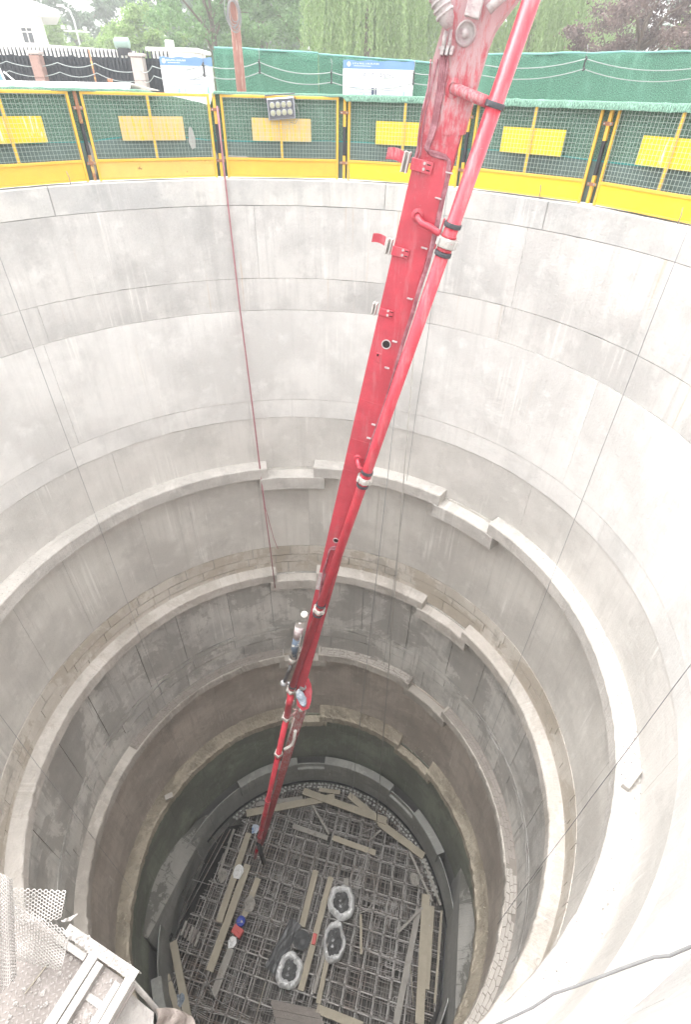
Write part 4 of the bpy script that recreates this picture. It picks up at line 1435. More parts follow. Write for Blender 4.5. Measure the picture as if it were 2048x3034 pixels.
M['stone'] = simple('pink_stone', (.42, .27, .23), .85, var=.3, scale=7, bump=.3, col2=(.30, .20, .18), lo=.5, hi=.6)
M['stone_pale'] = simple('pale_stone', (.55, .47, .44), .85, var=.25, scale=7, bump=.3)
for x, w_, lab, mt in ((-7.45, .13, 'reddish stone pillar in the black railing near the white building', 'stone'), (-4.77, .15, 'pale pinkish stone pillar at the end of the black railing', 'stone_pale')):
    p = thing('stone_pillar', lab, 'pillar'); p.location = (x, 12.35, 0)
    for k in range(4):
        mb = MB(); mb.rbox((0, 0, .24 + k * .47), (w_, 0, 0), (0, w_, 0), (0, 0, .233), .008); mb.build('stone_block', M[mt], p)
    mb = MB(); mb.rbox((0, 0, 1.93), (w_ * 1.2, 0, 0), (0, w_ * 1.2, 0), (0, 0, .035), .01); mb.build('cap', M['stone_pale'], p)
# rusty stake in the railing
m_ = MB(); m_.tube([(-5.98, 12.3, 0), (-6.0, 12.3, 2.02)], .022, 8)
tag(m_.build('rusty_stake', M['rusty']), 'thin rusty stake standing in the black railing', 'stake')

# white flat shed just behind the fence, left
sh_ = thing('site_shed', 'low white shed roof just behind the left fence panels', 'shed')
sh_.location = (-6.4, 9.4, 0)
mb = MB(); mb.rbox((0, 0, .6), (2.3, 0, 0), (0, .9, 0), (0, 0, .6), .01); mb.build('body', M['white_sheet'], sh_)
mb = MB()
mb.prism([(-2.6, -1.05, 1.22), (2.62, -1.05, 1.22), (2.35, -.1, 1.335), (-2.6, -.1, 1.31)], (0, 0, .012))
mb.prism([(-2.6, -.1, 1.311), (2.35, -.1, 1.336), (2.62, 1.05, 1.22), (-2.6, 1.05, 1.22)], (0, 0, .012))
mb.build('roof', M['white_sheet'], sh_)
mb = MB(); mb.rbox((1.9, -.1, 1.38), (.05, 0, 0), (0, .03, 0), (0, 0, .03), .005); mb.build('roof_vent', M['rusty'], sh_)
# blue and white board leaning at the far left
bd2 = thing('leaning_board', 'blue and white board leaning by the railing at the left edge', 'board')
bd2.location = (-8.25, 11.8, 0)
mb = MB(); mb.prism([(-.5, 0, 1.2), (.12, 0, 1.2), (-.08, .15, 1.75), (-.5, .15, 1.75)], (0, .02, 0)); mb.build('panel', M['poster'], bd2)
mb = MB(); mb.prism([(-.5, -.012, 1.25), (.06, -.012, 1.25), (-.04, .075, 1.53), (-.5, .075, 1.53)], (0, -.004, 0)); mb.build('blue_band', M['poster_blue'], bd2)
mb = MB(); mb.tube([(.12, -.02, 1.52), (.42, -.1, 1.3), (.9, -.2, 1.0)], .02, 6); mb.tube([(-.3, .1, 0), (-.2, .1, 1.3)], .02, 6); mb.build('stay', M['white_sheet'], bd2)

# ------------------------------------------------------------------ white building, wall, tank, lamp far left
M['plaster'] = simple('white_plaster', (.78, .77, .75), .85, var=.07, scale=2)
M['roofw'] = simple('pale_roof', (.70, .71, .72), .8, var=.1, scale=3)
M['glass'] = simple('window_glass', (.06, .07, .08), .12, 0, var=.3)
def far(x, y, yy): return oy(x, y, yy)
YB = 40
bl = thing('white_building', 'white plastered building with a small window and pale hipped roof', 'building')
e0 = far(134, 42, YB); wl_ = far(131, 41, YB).x; zt = far(131, 41, YB).z; xr = far(152, 132, YB).x
def back(x, y, z, dy): return (CAM[0] + (x - CAM[0]) * (y + dy - CAM[1]) / (y - CAM[1]) - .4, y + dy, z)
mb = MB(); fr = [(-30, YB, 0), (xr, YB, 0), (xr - .25, YB, zt), (-30, YB, zt)]
bk_ = [back(*p, 5) for p in fr]
mb.add(fr + bk_, [(0, 1, 2, 3), (1, 5, 6, 2), (4, 7, 6, 5)]); mb.build('wall', M['plaster'], bl)
ze = far(0, 30, YB).z; xe = far(178, 32, YB - .6).x
rr = [(-30, YB - .8, ze), (xe, YB - .8, ze), back(xe, YB - .8, ze, 6), back(-30, YB - .8, ze, 6)]
mb = MB()
mb.add(rr + [back(xe - 6, YB - .8, ze + 2.0, 3), back(-30, YB - .8, ze + 2.0, 3)], [(0, 1, 4, 5), (1, 2, 4), (2, 3, 5, 4)])
mb.add([(x, y, z - .28) for x, y, z in rr] + rr, [(3, 2, 1, 0), (0, 1, 5, 4), (1, 2, 6, 5)])
mb.build('roof', M['roofw'], bl)
w0 = far(60, 81, YB); w1 = far(106, 129, YB)
win = MB(); win.box(((w0.x + w1.x) / 2, YB - .02, (w0.z + w1.z) / 2), ((w1.x - w0.x) / 2, 0, 0), (0, .03, 0), (0, 0, (w0.z - w1.z) / 2)); wo = win.build('window', M['glass'], bl)
mb = MB(); cx = (w0.x + w1.x) / 2; cz = (w0.z + w1.z) / 2; hw = (w1.x - w0.x) / 2; hh = (w0.z - w1.z) / 2
for sx in (-1, 0, 1): mb.box((cx + sx * hw, YB - .06, cz), (.03, 0, 0), (0, .03, 0), (0, 0, hh + .03))
for sz in (-1, .45, 1): mb.box((cx, YB - .06, cz + sz * hh), (hw + .03, 0, 0), (0, .029, 0), (0, 0, .03))
mb.build('window_frame', M['plaster'], wo)
mb = MB(); mb.box((cx, YB - .12, cz - hh - .07), (hw + .15, 0, 0), (0, .12, 0), (0, 0, .04)); mb.build('sill', M['plaster'], wo)

YW = 18
gw = thing('garden_wall', 'long white wall with a pale coping behind the black railing', 'wall')
za = far(150, 132, YW).z; zb_ = far(370, 150, YW).z
xa = far(-60, 130, YW).x; xb = far(395, 152, YW).x
mb = MB(); mb.prism([(xa, YW, 0), (xb, YW, 0), (xb, YW, zb_ - .06), (xa, YW, za + .02)], (0, .25, 0)); mb.build('body', M['plaster'], gw)
mb = MB(); mb.prism([(xa, YW - .06, za + .021), (xb, YW - .06, zb_ - .059), (xb, YW - .06, zb_), (xa, YW - .06, za + .08)], (0, .37, 0)); mb.build('coping', M['roofw'], gw)
tk = thing('water_tank', 'grey-green solar water tank on a stand behind the black railing', 'tank')
c = far(361, 128, YW - .2); tk.location = (c.x, c.y, 0)
M['tankm'] = simple('tank_green', (.30, .42, .38), .5, var=.2)
mb = MB(); mb.lathe((-.24, 0, c.z), (1, 0, 0), [(0, 0), (.12, .0), (.15, .03), (.15, .45), (.12, .48), (0, .48)], 20); mb.build('drum', M['tankm'], tk)
mb = MB()
for sx in (-.18, .18):
    mb.tube([(sx - .05, .08, 0), (sx - .02, 0, c.z - .1)], .02, 6); mb.tube([(sx + .1, -.15, 0), (sx, 0, c.z - .1)], .02, 6)
mb.rbox((.05, -.02, c.z - .22), (.2, 0, 0), (0, .1, 0), (0, 0, .09), .01)
mb.build('stand', M['black'], tk)
YL = 46
lp_ = thing('street_lamp', 'pale curved street lamp beyond the white building', 'street lamp')
a = far(226, 93, YL); b_ = far(204, 29, YL); d = far(178, 17, YL)
mb = MB(); mb.tube([(a.x + .15, YL, 0), a, far(218, 60, YL), b_, d], [.09, .07, .06, .05, .04], 8); mb.build('pole', M['roofw'], lp_)
mb = MB(); mb.rbox(d, (.25, 0, 0), (0, .08, 0), (0, 0, .05), .02); mb.build('lamp_head', M['roofw'], lp_)
a = far(188, 91, YL); b_ = far(264, 96, YL)
mb = MB(); mb.tube([a, b_], .05, 8); mb.build('sign_arm', M['roofw'], lp_)
for k in (0, .25, .85):
    mb = MB(); mb.rbox(a.lerp(b_, k) + Vector((0, 0, .18)), (.12, 0, 0), (0, .1, 0), (0, 0, .1), .02); mb.build('camera_box', M['roofw'], lp_)
# pale low hut between the trees
ht = thing('pale_hut', 'pale low hut roof half hidden in the trees left of the timber pole', 'hut')
c0 = far(450, 152, 22); c1 = far(575, 150, 22)
mb = MB(); mb.rbox(((c0.x + c1.x) / 2, 23, c0.z / 2), ((c1.x - c0.x) / 2, 0, 0), (0, 1, 0), (0, 0, c0.z / 2), .02); mb.build('wall', M['plaster'], ht)
mb = MB(); mb.rbox(((c0.x + c1.x) / 2, 23, c0.z + .06), ((c1.x - c0.x) / 2 + .2, 0, 0), (0, 1.2, 0), (0, 0, .06), .02); mb.build('roof', M['roofw'], ht)
c2 = far(478, 132, 22)
mb = MB(); mb.rbox((c2.x, 23.2, c2.z), (.15, 0, 0), (0, .15, 0), (0, 0, .2), .02); mb.build('chimney', M['plaster'], ht)
# ================================================================== the shaft floor
def t8(x, y): return (300 + .38241 * x, 2434 + .38241 * y)
def t9(x, y): return (780 + .38241 * x, 2434 + .38241 * y)
def t5(x, y): return (700 + .44614 * x, 1900 + .44614 * y)
ZT = -24.05
M['tubesteel'] = simple('scaffold_tube', (.47, .45, .435), .6, .1, var=.4, scale=7, col2=(.24, .19, .16), lo=.5, hi=.62)
M['rebar'] = simple('rebar', (.27, .25, .235), .7, .05, var=.4, scale=7, col2=(.22, .15, .11), lo=.5, hi=.62)
M['plank'] = simple('scaffold_board', (.41, .365, .285), .85, var=.3, scale=3, stretch=(1, 1, 1), bump=.4, bscale=25, col2=(.30, .25, .19), lo=.6, hi=.68)
M['plank_grey'] = simple('grey_board', (.34, .32, .29), .9, var=.35, scale=4, bump=.4, bscale=25, col2=(.22, .20, .17), lo=.55, hi=.66)
M['plank_dark'] = simple('wet_board', (.25, .22, .20), .85, var=.4, scale=4, bump=.4, bscale=25)
TU = Vector((.974, -.225, 0)); TV = Vector((.225, .974, 0))


def clip(p, d, rr=5.22):
    """chord of the floor circle along d through p, cut by the two headwalls"""
    b = p.x * d.x + p.y * d.y; c = p.x ** 2 + p.y ** 2 - rr * rr
    if b * b - c <= 0: return None
    s = math.sqrt(b * b - c); t0, t1 = -b - s, -b + s
    k = d.dot(UH)
    for nv, lim in ((UH, 5.1), (TH * .2 - UH, 4.55)):
        kk = d.dot(nv); q = p.dot(nv)
        if abs(kk) > 1e-6:
            t = (lim - q) / kk
            if kk > 0: t1 = min(t1, t)
            else: t0 = max(t0, t)
        elif q > lim: return None
    return (t0, t1) if t1 - t0 > .3 else None


cage = thing('scaffold_grid', 'grid of steel tubes covering the shaft floor', 'steel grid')
mat_ = thing('rebar_mat', 'dense rebar mat below the tube grid on the shaft floor', 'rebar mat')
um = {}


def bar(root, name, mt, p, d, z, r, n=7):
    c = clip(p, d)
    if not c: return None
    key = (name, mt, r)
    if key not in um:
        m_ = MB(); m_.tube([(-.5, 0, 0), (.5, 0, 0)], r, n)
        o = m_.build(name, M[mt], root); um[key] = o
    else:
        o = um[key].copy(); COL.objects.link(o); o.parent = root
    mid = p + d * (c[0] + c[1]) / 2
    o.location = (mid.x, mid.y, z)
    o.scale = (c[1] - c[0], 1, 1)
    o.rotation_euler = (random.uniform(-.0, .0), random.uniform(-.004, .004), math.atan2(d.y, d.x) + random.uniform(-.006, .006))
    return o


rd = random.Random(31)
us = []; vs_ = []
u = -4.8
while u < 5.1:
    us.append(u); u += .56 + rd.uniform(-.05, .05)
v = -5.0
while v < 5.1:
    vs_.append(v); v += .60 + rd.uniform(-.05, .05)
for u in us:
    bar(cage, 'tube', 'tubesteel', TU * u, TV, ZT, .024)
    bar(cage, 'tube', 'tubesteel', TU * (u + .06), TV, ZT - .32, .022)
for v in vs_:
    bar(cage, 'tube', 'tubesteel', TV * v, TU, ZT - .05, .024)
    bar(cage, 'tube', 'tubesteel', TV * (v + .05), TU, ZT - .37, .022)
# uprights and couplers at the crossings
cp = MB(); m_ = MB(); m_.tube([(0, 0, 0), (0, 0, -.85)], .024, 7)
up0 = None; k = 0
cm = MB(); cm.rbox((0, 0, 0), (.045, 0, 0), (0, .04, 0), (0, 0, .055), .008)
cp0 = None
for u in us:
    for v in vs_:
        p = TU * u + TV * v
        if p.length > 5.1 or (p.dot(UH) > 4.95 or p.dot(TH * .2 - UH) > 4.5): continue
        k += 1
        if cp0 is None:
            cp0 = cm.build('coupler', M['rebar'], cage); o = cp0
        else:
            o = cp0.copy(); COL.objects.link(o); o.parent = cage
        o.location = (p.x, p.y, ZT - .01); o.rotation_euler = (0, 0, rd.uniform(0, 3))
        if k % 2 == 0:
            if up0 is None: up0 = m_.build('upright', M['tubesteel'], cage); o = up0
            else:
                o = up0.copy(); COL.objects.link(o); o.parent = cage
            o.location = (p.x + .05, p.y + .04, ZT + rd.uniform(.0, .12))
for i in range(-30, 31):
    bar(mat_, 'rebar', 'rebar', TU * (i * .165 + .03 + rd.uniform(-.04, .04)), TV, ZT - .16 - rd.random() * .05, .013, 6)
for i in range(-24, 25):
    bar(mat_, 'rebar', 'rebar', TV * (i * .205 + .05 + rd.uniform(-.06, .06)), TU, ZT - .14 - rd.random() * .05, .013, 6)
for i in range(-16, 17):
    bar(mat_, 'rebar', 'rebar', TU * (i * .31 + rd.uniform(-.05, .05)), TV, ZT - .62, .016, 6)
    bar(mat_, 'rebar', 'rebar', TV * (i * .31 + rd.uniform(-.05, .05)), TU, ZT - .65, .016, 6)
# short bundles and stirrups lying askew: too many to tell apart
mb = MB()
for _ in range(260):
    a = rd.uniform(0, 360); r_ = 5.0 * math.sqrt(rd.random())
    p = pol(a, r_, ZT - rd.uniform(.02, .3))
    if p.dot(TH * .2 - UH) > 4.4 or p.dot(UH) > 4.8: continue
    an = rd.choice((0, PI / 2)) + rd.gauss(0, .09); L = rd.uniform(.25, .9)
    d = TU * math.cos(an) + TV * math.sin(an)
    for q in range(rd.choice((1, 2, 3))):
        s_ = d.cross(Vector((0, 0, 1))) * (.05 * q)
        mb.tube([p - d * L + s_, p + d * L * rd.uniform(.8, 1) + s_ + Vector((0, 0, rd.uniform(-.03, .03)))], .011, 5)
for _ in range(90):
    a = rd.uniform(0, 360); r_ = 4.8 * math.sqrt(rd.random())
    p = pol(a, r_, ZT - .08)
    if p.dot(TH * .2 - UH) > 4.3 or p.dot(UH) > 4.6: continue
    w_, h_ = rd.uniform(.2, .28), rd.uniform(.18, .25)
    mb.tube([p + TU * (x * w_) + TV * (y * h_) for x, y in ((-.8, -1), (.8, -1), (1, -.8), (1, .8), (.8, 1), (-.8, 1), (-1, .8), (-1, -.8), (-.8, -1))], .011, 5, False)
o = mb.build('loose_bars', M['tubesteel'], mat_); o['kind'] = 'stuff'

# bent dowels and concrete spacers round the edge, black membrane at the foot of the wall
M['membrane'] = simple('black_membrane', (.025, .026, .028), .5, var=.3)
M['spacer'] = simple('concrete_spacer', (.42, .42, .40), .9, var=.3, scale=9)
mb = MB(); P = []
for j, (r_, z_) in enumerate(((5.32, ZT + .03), (5.36, ZT + .06), (5.345, ZT + .12), (5.37, ZT + .125))):
    for i in range(73):
        a = -60 + i * 240 / 72
        P.append(pol(a, r_ + mnoise.noise(Vector((a * .2, j, 1))) * .01 - .005, z_ + mnoise.noise(Vector((a * .15, 0, 1))) * .02))
mb.grid(P, 73, 4)
tag(mb.build('membrane_strip', M['membrane']), 'black waterproof strip round the foot of the lowest wall', 'membrane')
for sg, lim in ((1, 5.215), (-1, 5.09)):
    m_ = MB()
    m_.rbox(UH * sg * lim + TH * (-.1 if sg > 0 else -1.9) + Vector((0, 0, ZT - .02)), TH * (2.2 if sg > 0 else .35), UH * .02, Vector((0, 0, .12)), .005)
    tag(m_.build('membrane_strip', M['membrane']), 'black strip along the foot of the right headwall' if sg > 0 else 'black strip along the foot of the left headwall', 'membrane')
sp = thing('spacer_row', 'checkered rows of small concrete spacers along the wall foot', 'spacers')
sm = MB(); sm.rbox((0, 0, 0), (.05, 0, 0), (0, .045, 0), (0, 0, .05), .008); s0 = None
for row, r_ in enumerate((5.22, 5.08)):
    n = int(R(125) * r_ / .17)
    for i in range(n):
        a = -45 + 125 * (i + .5 * row) / n
        if s0 is None: s0 = sm.build('spacer', M['spacer'], sp); o = s0
        else:
            o = s0.copy(); COL.objects.link(o); o.parent = sp
        o.location = pol(a + rd.uniform(-.3, .3), r_ + rd.uniform(-.02, .02), ZT + .02 + rd.uniform(-.03, .03)); o.rotation_euler = (0, 0, -R(a) + rd.uniform(-.2, .2))
mb = MB()
for r_ in (5.24, 5.15, 5.04):
    mb.tube([pol(-45 + i * 2.5, r_, ZT - .04) for i in range(51)], .014, 6)
mb.build('edge_bar', M['rebar'], sp)

# planks
def plank(p0, p1, w_, z, lab, mt='plank', th_=.025, tilt=0.0, off=0.0):
    a = oz(*p0, z); b = oz(*p1, z)
    d = (b - a); L = d.length; d.normalize(); s = Vector((-d.y, d.x, 0))
    c = (a + b) / 2 + s * off
    m_ = MB()
    # board with a slight cup, bow and split ends
    n = 8; rdp = random.Random(int(p0[0] * 7 + p0[1]))
    bow = rdp.uniform(-.015, .015)
    vs2 = []
    for i in range(n + 1):
        t = i / n * 2 - 1
        zz = bow * (1 - t * t) + tilt * t * L / 2
        e = rdp.uniform(-.004, .004)
        for (x, h) in ((-1, -1), (1, -1), (1, 1), (-1, 1)):
            vs2.append(d * t * L / 2 + s * (x * w_ + e) + Vector((0, 0, zz + h * th_)))
    fs = [(3, 2, 1, 0), (4 * n, 4 * n + 1, 4 * n + 2, 4 * n + 3)]
    for i in range(n):
        for k_ in range(4):
            q = (i * 4 + k_, i * 4 + (k_ + 1) % 4, i * 4 + 4 + (k_ + 1) % 4, i * 4 + 4 + k_)
            fs.append(q)
    m_.add(vs2, fs)
    o = m_.build('scaffold_plank', M[mt])
    o.location = c
    return tag(o, lab, 'plank', 'planks lying on the shaft floor')


Z1, Z2, Z3 = ZT + .055, ZT + .11, ZT + .165
plank(t8(1135, 335), t8(838, 1160), .145, Z1, 'longest tan plank left of the blue bucket, just below the boom tip')
plank(t8(1142, 90), t8(912, 780), .13, Z1, 'tan plank running up beside the boom tip along the tunnel side')
plank(t8(1215, 440), t8(1105, 740), .12, Z1, 'short tan plank under the grey rag above the blue bucket', 'plank')
plank(t8(1005, 985), t8(865, 1350), .13, Z1, 'greyish plank leading down from the white paper cup', 'plank_grey')
plank(t8(555, 930), t8(680, 1569), .13, Z2, 'tan plank stepping down from the tunnel corner at lower left')
plank(t8(508, 1190), t8(600, 1500), .10, Z1, 'narrow tan plank squeezed against the black strip at lower left')
plank(t9(408, 378), t9(300, 815), .12, Z1, 'speckled tan plank above the black basket')
plank(t9(525, 430), t9(290, 1310), .115, Z1, 'long tan plank passing under the red brick and the first sack')
plank(t9(645, 440), t9(640, 560), .10, Z1, 'short plank end showing above the topmost white sack', 'plank_grey')
plank(t9(512, 872), t9(392, 1330), .06, Z2, 'narrow batten lying over the edge of the middle sack', 'plank_grey')
plank(t9(500, 1050), t9(425, 1410), .085, Z1, 'plank leading down below the middle white sack')
plank(t9(1262, 565), t9(1212, 1569), .155, Z2, 'long speckled plank along the right wall foot')
plank(t9(1305, 655), t9(1262, 1300), .12, Z1, 'long plain plank touching the speckled one at the right')
plank(t9(1205, 680), t9(1030, 1569), .11, Z1, 'dull grey plank slanting beside the long speckled plank', 'plank_grey')
plank(t9(1245, 270), t9(900, 10), .15, Z2, 'clean tan plank along the right rim of the grid')
plank(t9(757, 720), t9(760, 1030), .045, Z1, 'thin upright batten right of the middle sack', 'plank')
plank(t9(1235, 668), t9(1042, 862), .045, Z2, 'short grey batten pointing at the long right plank', 'plank_grey')
plank(t9(228, 35), t9(500, 130), .10, Z1, 'splintered grey plank at the upper middle of the grid', 'plank_grey')
plank(t9(540, 125), t9(870, 245), .11, Z1, 'tan plank continuing right of the splintered plank')
plank(t9(1135, 235), t9(1310, 620), .05, Z1, 'narrow dark batten along the right wall', 'plank_grey')
plank(t9(1240, 290), t9(1375, 650), .05, Z1, 'outermost narrow batten beside the spacers at right', 'plank_grey')
plank(t9(415, 1450), t9(770, 1590), .13, Z1, 'tan plank at the bottom centre beside the dark timber stack')
plank(t9(1385, 690), t9(1330, 1410), .04, Z1, 'thin batten between the long plank and the black strip', 'plank')
plank(t5(68, 1143), t5(655, 1035), .15, Z2, 'pale plank under the far wall, left of its crossing partner', 'plank')
plank(t5(445, 995), t5(1000, 1195), .15, Z3, 'pale plank lying on top of the crossing at the far wall')
plank(t5(750, 1020), t5(1000, 1235), .14, Z2, 'short pale plank jutting from below the crossing plank on the right')
plank(t5(550, 985), t5(690, 1005), .09, Z1, 'stub of plank against the spacers at the far wall')
plank(t5(130, 1085), t5(440, 1040), .09, Z1, 'weathered plank behind the far left plank', 'plank_grey')
plank(t5(505, 1090), t5(618, 1280), .05, Z1, 'pale narrow batten lying diagonal below the far crossing', 'plank_grey')
plank(t5(960, 1255), t5(895, 1315), .04, Z1, 'short grey stick where the pale rope lands', 'plank_grey')
for i in range(6):
    plank(t9(60 + i * 8, 1400 + i * 30), t9(430 + i * 14, 1480 + i * 30), .07, Z1 + .03 * (i % 2), ['topmost', 'second', 'third', 'fourth', 'fifth', 'lowest'][i] + ' dark wet board of the stack at the bottom edge', 'plank_dark')
for i in range(5):
    x, y = 660 + i * 26, 770 + i * 22
    plank(t8(x, y), t8(x - 40, y + 110), .05, Z1, ['upper left', 'second', 'middle', 'fourth', 'lower right'][i] + ' dull batten of the short row beside the tunnel mouth', 'plank_dark' if i % 2 else 'plank_grey')
for i in range(4):
    plank(t8(1030 - i * 26, 60 + i * 80), t8(985 - i * 26, 170 + i * 80), .05, Z1, ['highest', 'second highest', 'third', 'lowest'][i] + ' dull offcut in the column between tunnel and planks', 'plank_grey')

# rails lying in the tunnel mouth
tr = thing('tunnel_rebar', 'bundle of steel bars lying across the dark tunnel mouth', 'steel bars')
for k, (x0, y0, x1, y1) in enumerate(((985, 15, 555, 830), (1000, 60, 560, 880), (950, 40, 620, 560))):
    a = dp(*t8(x0, y0), 21.4 + k * .1); b = dp(*t8(x1, y1), 20.7 + k * .1)
    m_ = MB(); m_.tube([a, b], .012 if k != 1 else .022, 6); m_.build('bar', M['rebar'], tr)
for k, (x0, y0, x1, y1) in enumerate(((830, 90, 900, 170), (735, 220, 800, 330), (620, 560, 660, 650))):
    m_ = MB(); m_.tube([dp(*t8(x0, y0), 21.2), dp(*t8(x1, y1), 21.0)], .010, 6); m_.build('cross_bar', M['rebar'], tr)

# white torn bulk bags
M['sack'] = simple('white_woven_sack', (.80, .80, .80), .7, var=.12, scale=6, bump=.9, bscale=9, col2=(.45, .45, .46), lo=.58, hi=.64)
M['sack_in'] = simple('sack_contents', (.05, .05, .05), .5, var=.8, scale=10, bump=1.0, bscale=14, col2=(.45, .45, .46), lo=.60, hi=.64)


def sack(px_, hx, hy, rot, lab, seed, open_=.48):
    c = oz(*px_, ZT + .1)
    rt = thing('bulk_bag', lab, 'bulk bag', 'torn white sacks on the grid'); rt.location = c
    n, m = 44, 12
    P = []
    for j in range(m):
        t = j / (m - 1)            # 0 outer foot .. 1 inner mouth
        for i in range(n + 1):
            a = 2 * PI * (i % n) / n
            nz = mnoise.noise(Vector((math.cos(a) * 1.5, math.sin(a) * 1.5, seed)))
            nz2 = mnoise.noise(Vector((math.cos(a) * 5, math.sin(a) * 5, seed + t * 2)))
            crs = mnoise.noise(Vector((math.cos(a) * 11, math.sin(a) * 11, seed * 3 + t * 4)))
            rr = 1 + .15 * nz + .05 * nz2 - (1 - open_ - .08 * nz2) * t
            h = .30 * math.sin(PI * min(t * 1.15 + .02, 1)) ** .7 + .06 * nz2 + .05 * crs
            x = math.cos(a) * hx * rr; y = math.sin(a) * hy * rr
            P.append((x * math.cos(rot) - y * math.sin(rot), x * math.sin(rot) + y * math.cos(rot), h - .05 + (.02 if t > .9 else 0)))
    mb = MB(); mb.grid(P, n + 1, m, None, False); mb.build('cloth', M['sack'], rt)
    Q = []
    for j in range(6):
        for i in range(n + 1):
            a = 2 * PI * (i % n) / n; rr = (open_ + .16) * (1 - j / 5.0)
            x = math.cos(a) * hx * rr; y = math.sin(a) * hy * rr
            Q.append((x * math.cos(rot) - y * math.sin(rot), x * math.sin(rot) + y * math.cos(rot), .04 + .05 * mnoise.noise(Vector((x * 7, y * 7, seed)))))
    mb = MB(); mb.grid(Q, n + 1, 6, None, False); mb.build('contents', M['sack_in'], rt)


sack(t9(605, 625), .56, .60, .1, 'topmost torn white sack on the grid with dark contents', 1.3)
sack(t9(548, 935), .42, .68, -.1, 'middle torn white sack full of crumpled film', 4.1, .58)
sack(t9(205, 1155), .50, .56, -.35, 'lowest torn white sack beside the black sheeting', 7.7, .45)

# small things
M['bluebucket'] = simple('blue_plastic', (.03, .06, .38), .4, var=.2)
M['redbox'] = simple('red_plastic', (.55, .06, .05), .5, var=.2, scale=8)
M['blacksheet'] = simple('black_film', (.09, .092, .095), .35, var=.5, scale=8, bump=.8, bscale=10)
bk = thing('bucket', 'blue plastic bucket with lid left of the sacks', 'bucket')
c = oz(*t8(1088, 790), ZT); bk.location = c
mb = MB(); mb.lathe((0, 0, 0), (0, 0, 1), [(0, .03), (.13, .03), (.16, .34), (.155, .34), (.13, .28)], 24); mb.build('body', M['bluebucket'], bk)
mb = MB(); mb.lathe((0, 0, .335), (0, 0, 1), [(.172, -.02), (.172, .02), (.14, .03), (.13, .02), (0, .02)], 24); ld = mb.build('lid', M['bluebucket'], bk)
mb = MB(); mb.lathe((.04, -.02, .355), (0, 0, 1), [(.045, 0), (.045, .02), (0, .02)], 14); mb.build('cap', M['whitepaint'], ld)
mb = MB(); mb.tube([(.17 * math.cos(a), .17 * math.sin(a) * .3 - .1, .33 + .05 * math.sin(a)) for a in [PI * i / 10 for i in range(11)]], .007, 6); mb.build('handle', M['steel'], bk)
cr = thing('red_crate', 'red plastic toolbox next to the blue bucket', 'box')
c = oz(*t8(1058, 858), ZT + .05); cr.location = c; cr.rotation_euler = (0, 0, -.55)
mb = MB(); mb.rbox((0, 0, .1), (.21, 0, 0), (0, .15, 0), (0, 0, .1), .02); mb.build('body', M['redbox'], cr)
mb = MB(); mb.rbox((0, 0, .215), (.2, 0, 0), (0, .14, 0), (0, 0, .014), .01); ld = mb.build('lid', M['redbox'], cr)
mb = MB(); mb.tube([(-.07, -.02, .23), (-.06, -.02, .26), (.06, -.02, .26), (.07, -.02, .23)], .01, 6); mb.build('handle', M['redbox'], ld)
mb = MB()
for sx in (-.1, .1): mb.rbox((sx, -.155, .15), (.025, 0, 0), (0, .008, 0), (0, 0, .04), .003)
mb.build('latch', M['whitepaint'], cr)
rb_ = MB(); rb_.rbox((0, 0, 0), (.07, 0, 0), (0, .17, 0), (0, 0, .06), .012)
o = tag(rb_.build('red_brick', M['redbox']), 'small bright red brick-shaped case on the long plank', 'case'); o.location = oz(*t9(396, 912), Z1 + .09); o.rotation_euler = (0, 0, -.2)
# white and blue scraps
M['bluewhite'] = simple('blue_white_bag', (.55, .62, .72), .6, var=.2, scale=9, col2=(.2, .32, .6), lo=.55, hi=.6)
def scrap(px_, s, lab, seed, mt='sack', name='crumpled_bag'):
    c = oz(*px_, ZT + .06); m_ = MB(); P = []
    for j in range(7):
        for i in range(12):
            a = 2 * PI * (i % 11) / 11; rr = s * (1 - j / 6.3)
            k_ = 1 + .45 * mnoise.noise(Vector((math.cos(a) * 2, math.sin(a) * 2, seed + j)))
            P.append((math.cos(a) * rr * k_, math.sin(a) * rr * k_ * 1.2, .05 + .14 * s * j / 2 + .05 * mnoise.noise(Vector((a, j * 2, seed)))))
    m_.grid(P, 12, 7, None, False); o = m_.build(name, M[mt]); o.location = c
    tag(o, lab, 'bag')


scrap(t8(1195, 60), .17, 'small blue and white bag just left of the boom tip', 2, 'bluewhite')
scrap(t8(1062, 390), .22, 'crumpled white paper beside the longest tan plank', 3)
scrap(t8(1150, 640), .24, 'crumpled grey rag on the short plank', 4, 'plank_grey')
scrap(t8(1015, 940), .16, 'white paper scrap below the red toolbox', 5)
scrap(t8(625, 1375), .18, 'crumpled clear film on the lower left plank', 6, 'plastic_bag')
scrap(t9(1175, 450), .2, 'crumpled pale sheet in the right corner of the grid', 7, 'plank_grey')
scrap(t8(940, 420), .2, 'pale rubble bag heap near the tunnel mouth', 8, 'plank_grey')
bs_ = MB(); P = []
a = oz(*t9(255, 775), ZT + .1); b = oz(*t9(50, 1160), ZT + .1); d = (b - a).normalized(); s_ = Vector((-d.y, d.x, 0))
for j in range(9):
    for i in range(20):
        t = i / 19; x = (j / 8 - .5) * .5
        P.append(a.lerp(b, t) + s_ * x + Vector((0, 0, .10 * math.cos(x * 5) + .07 * mnoise.noise(Vector((t * 6, j * .8, 2))))))
bs_.grid(P, 20, 9, None, False); tag(bs_.build('black_sheeting', M['blacksheet']), 'long bundle of black sheeting left of the lowest sack', 'sheeting')
kb = thing('black_basket', 'round black rubber basket between planks above the lowest sack', 'basket')
kb.location = oz(*t9(300, 930), ZT + .03)
mb = MB(); mb.lathe((0, 0, 0), (0, 0, 1), [(.24, 0), (.31, .25), (.29, .26), (.22, .03), (0, .03)], 24); mb.build('tub', M['blacksheet'], kb)
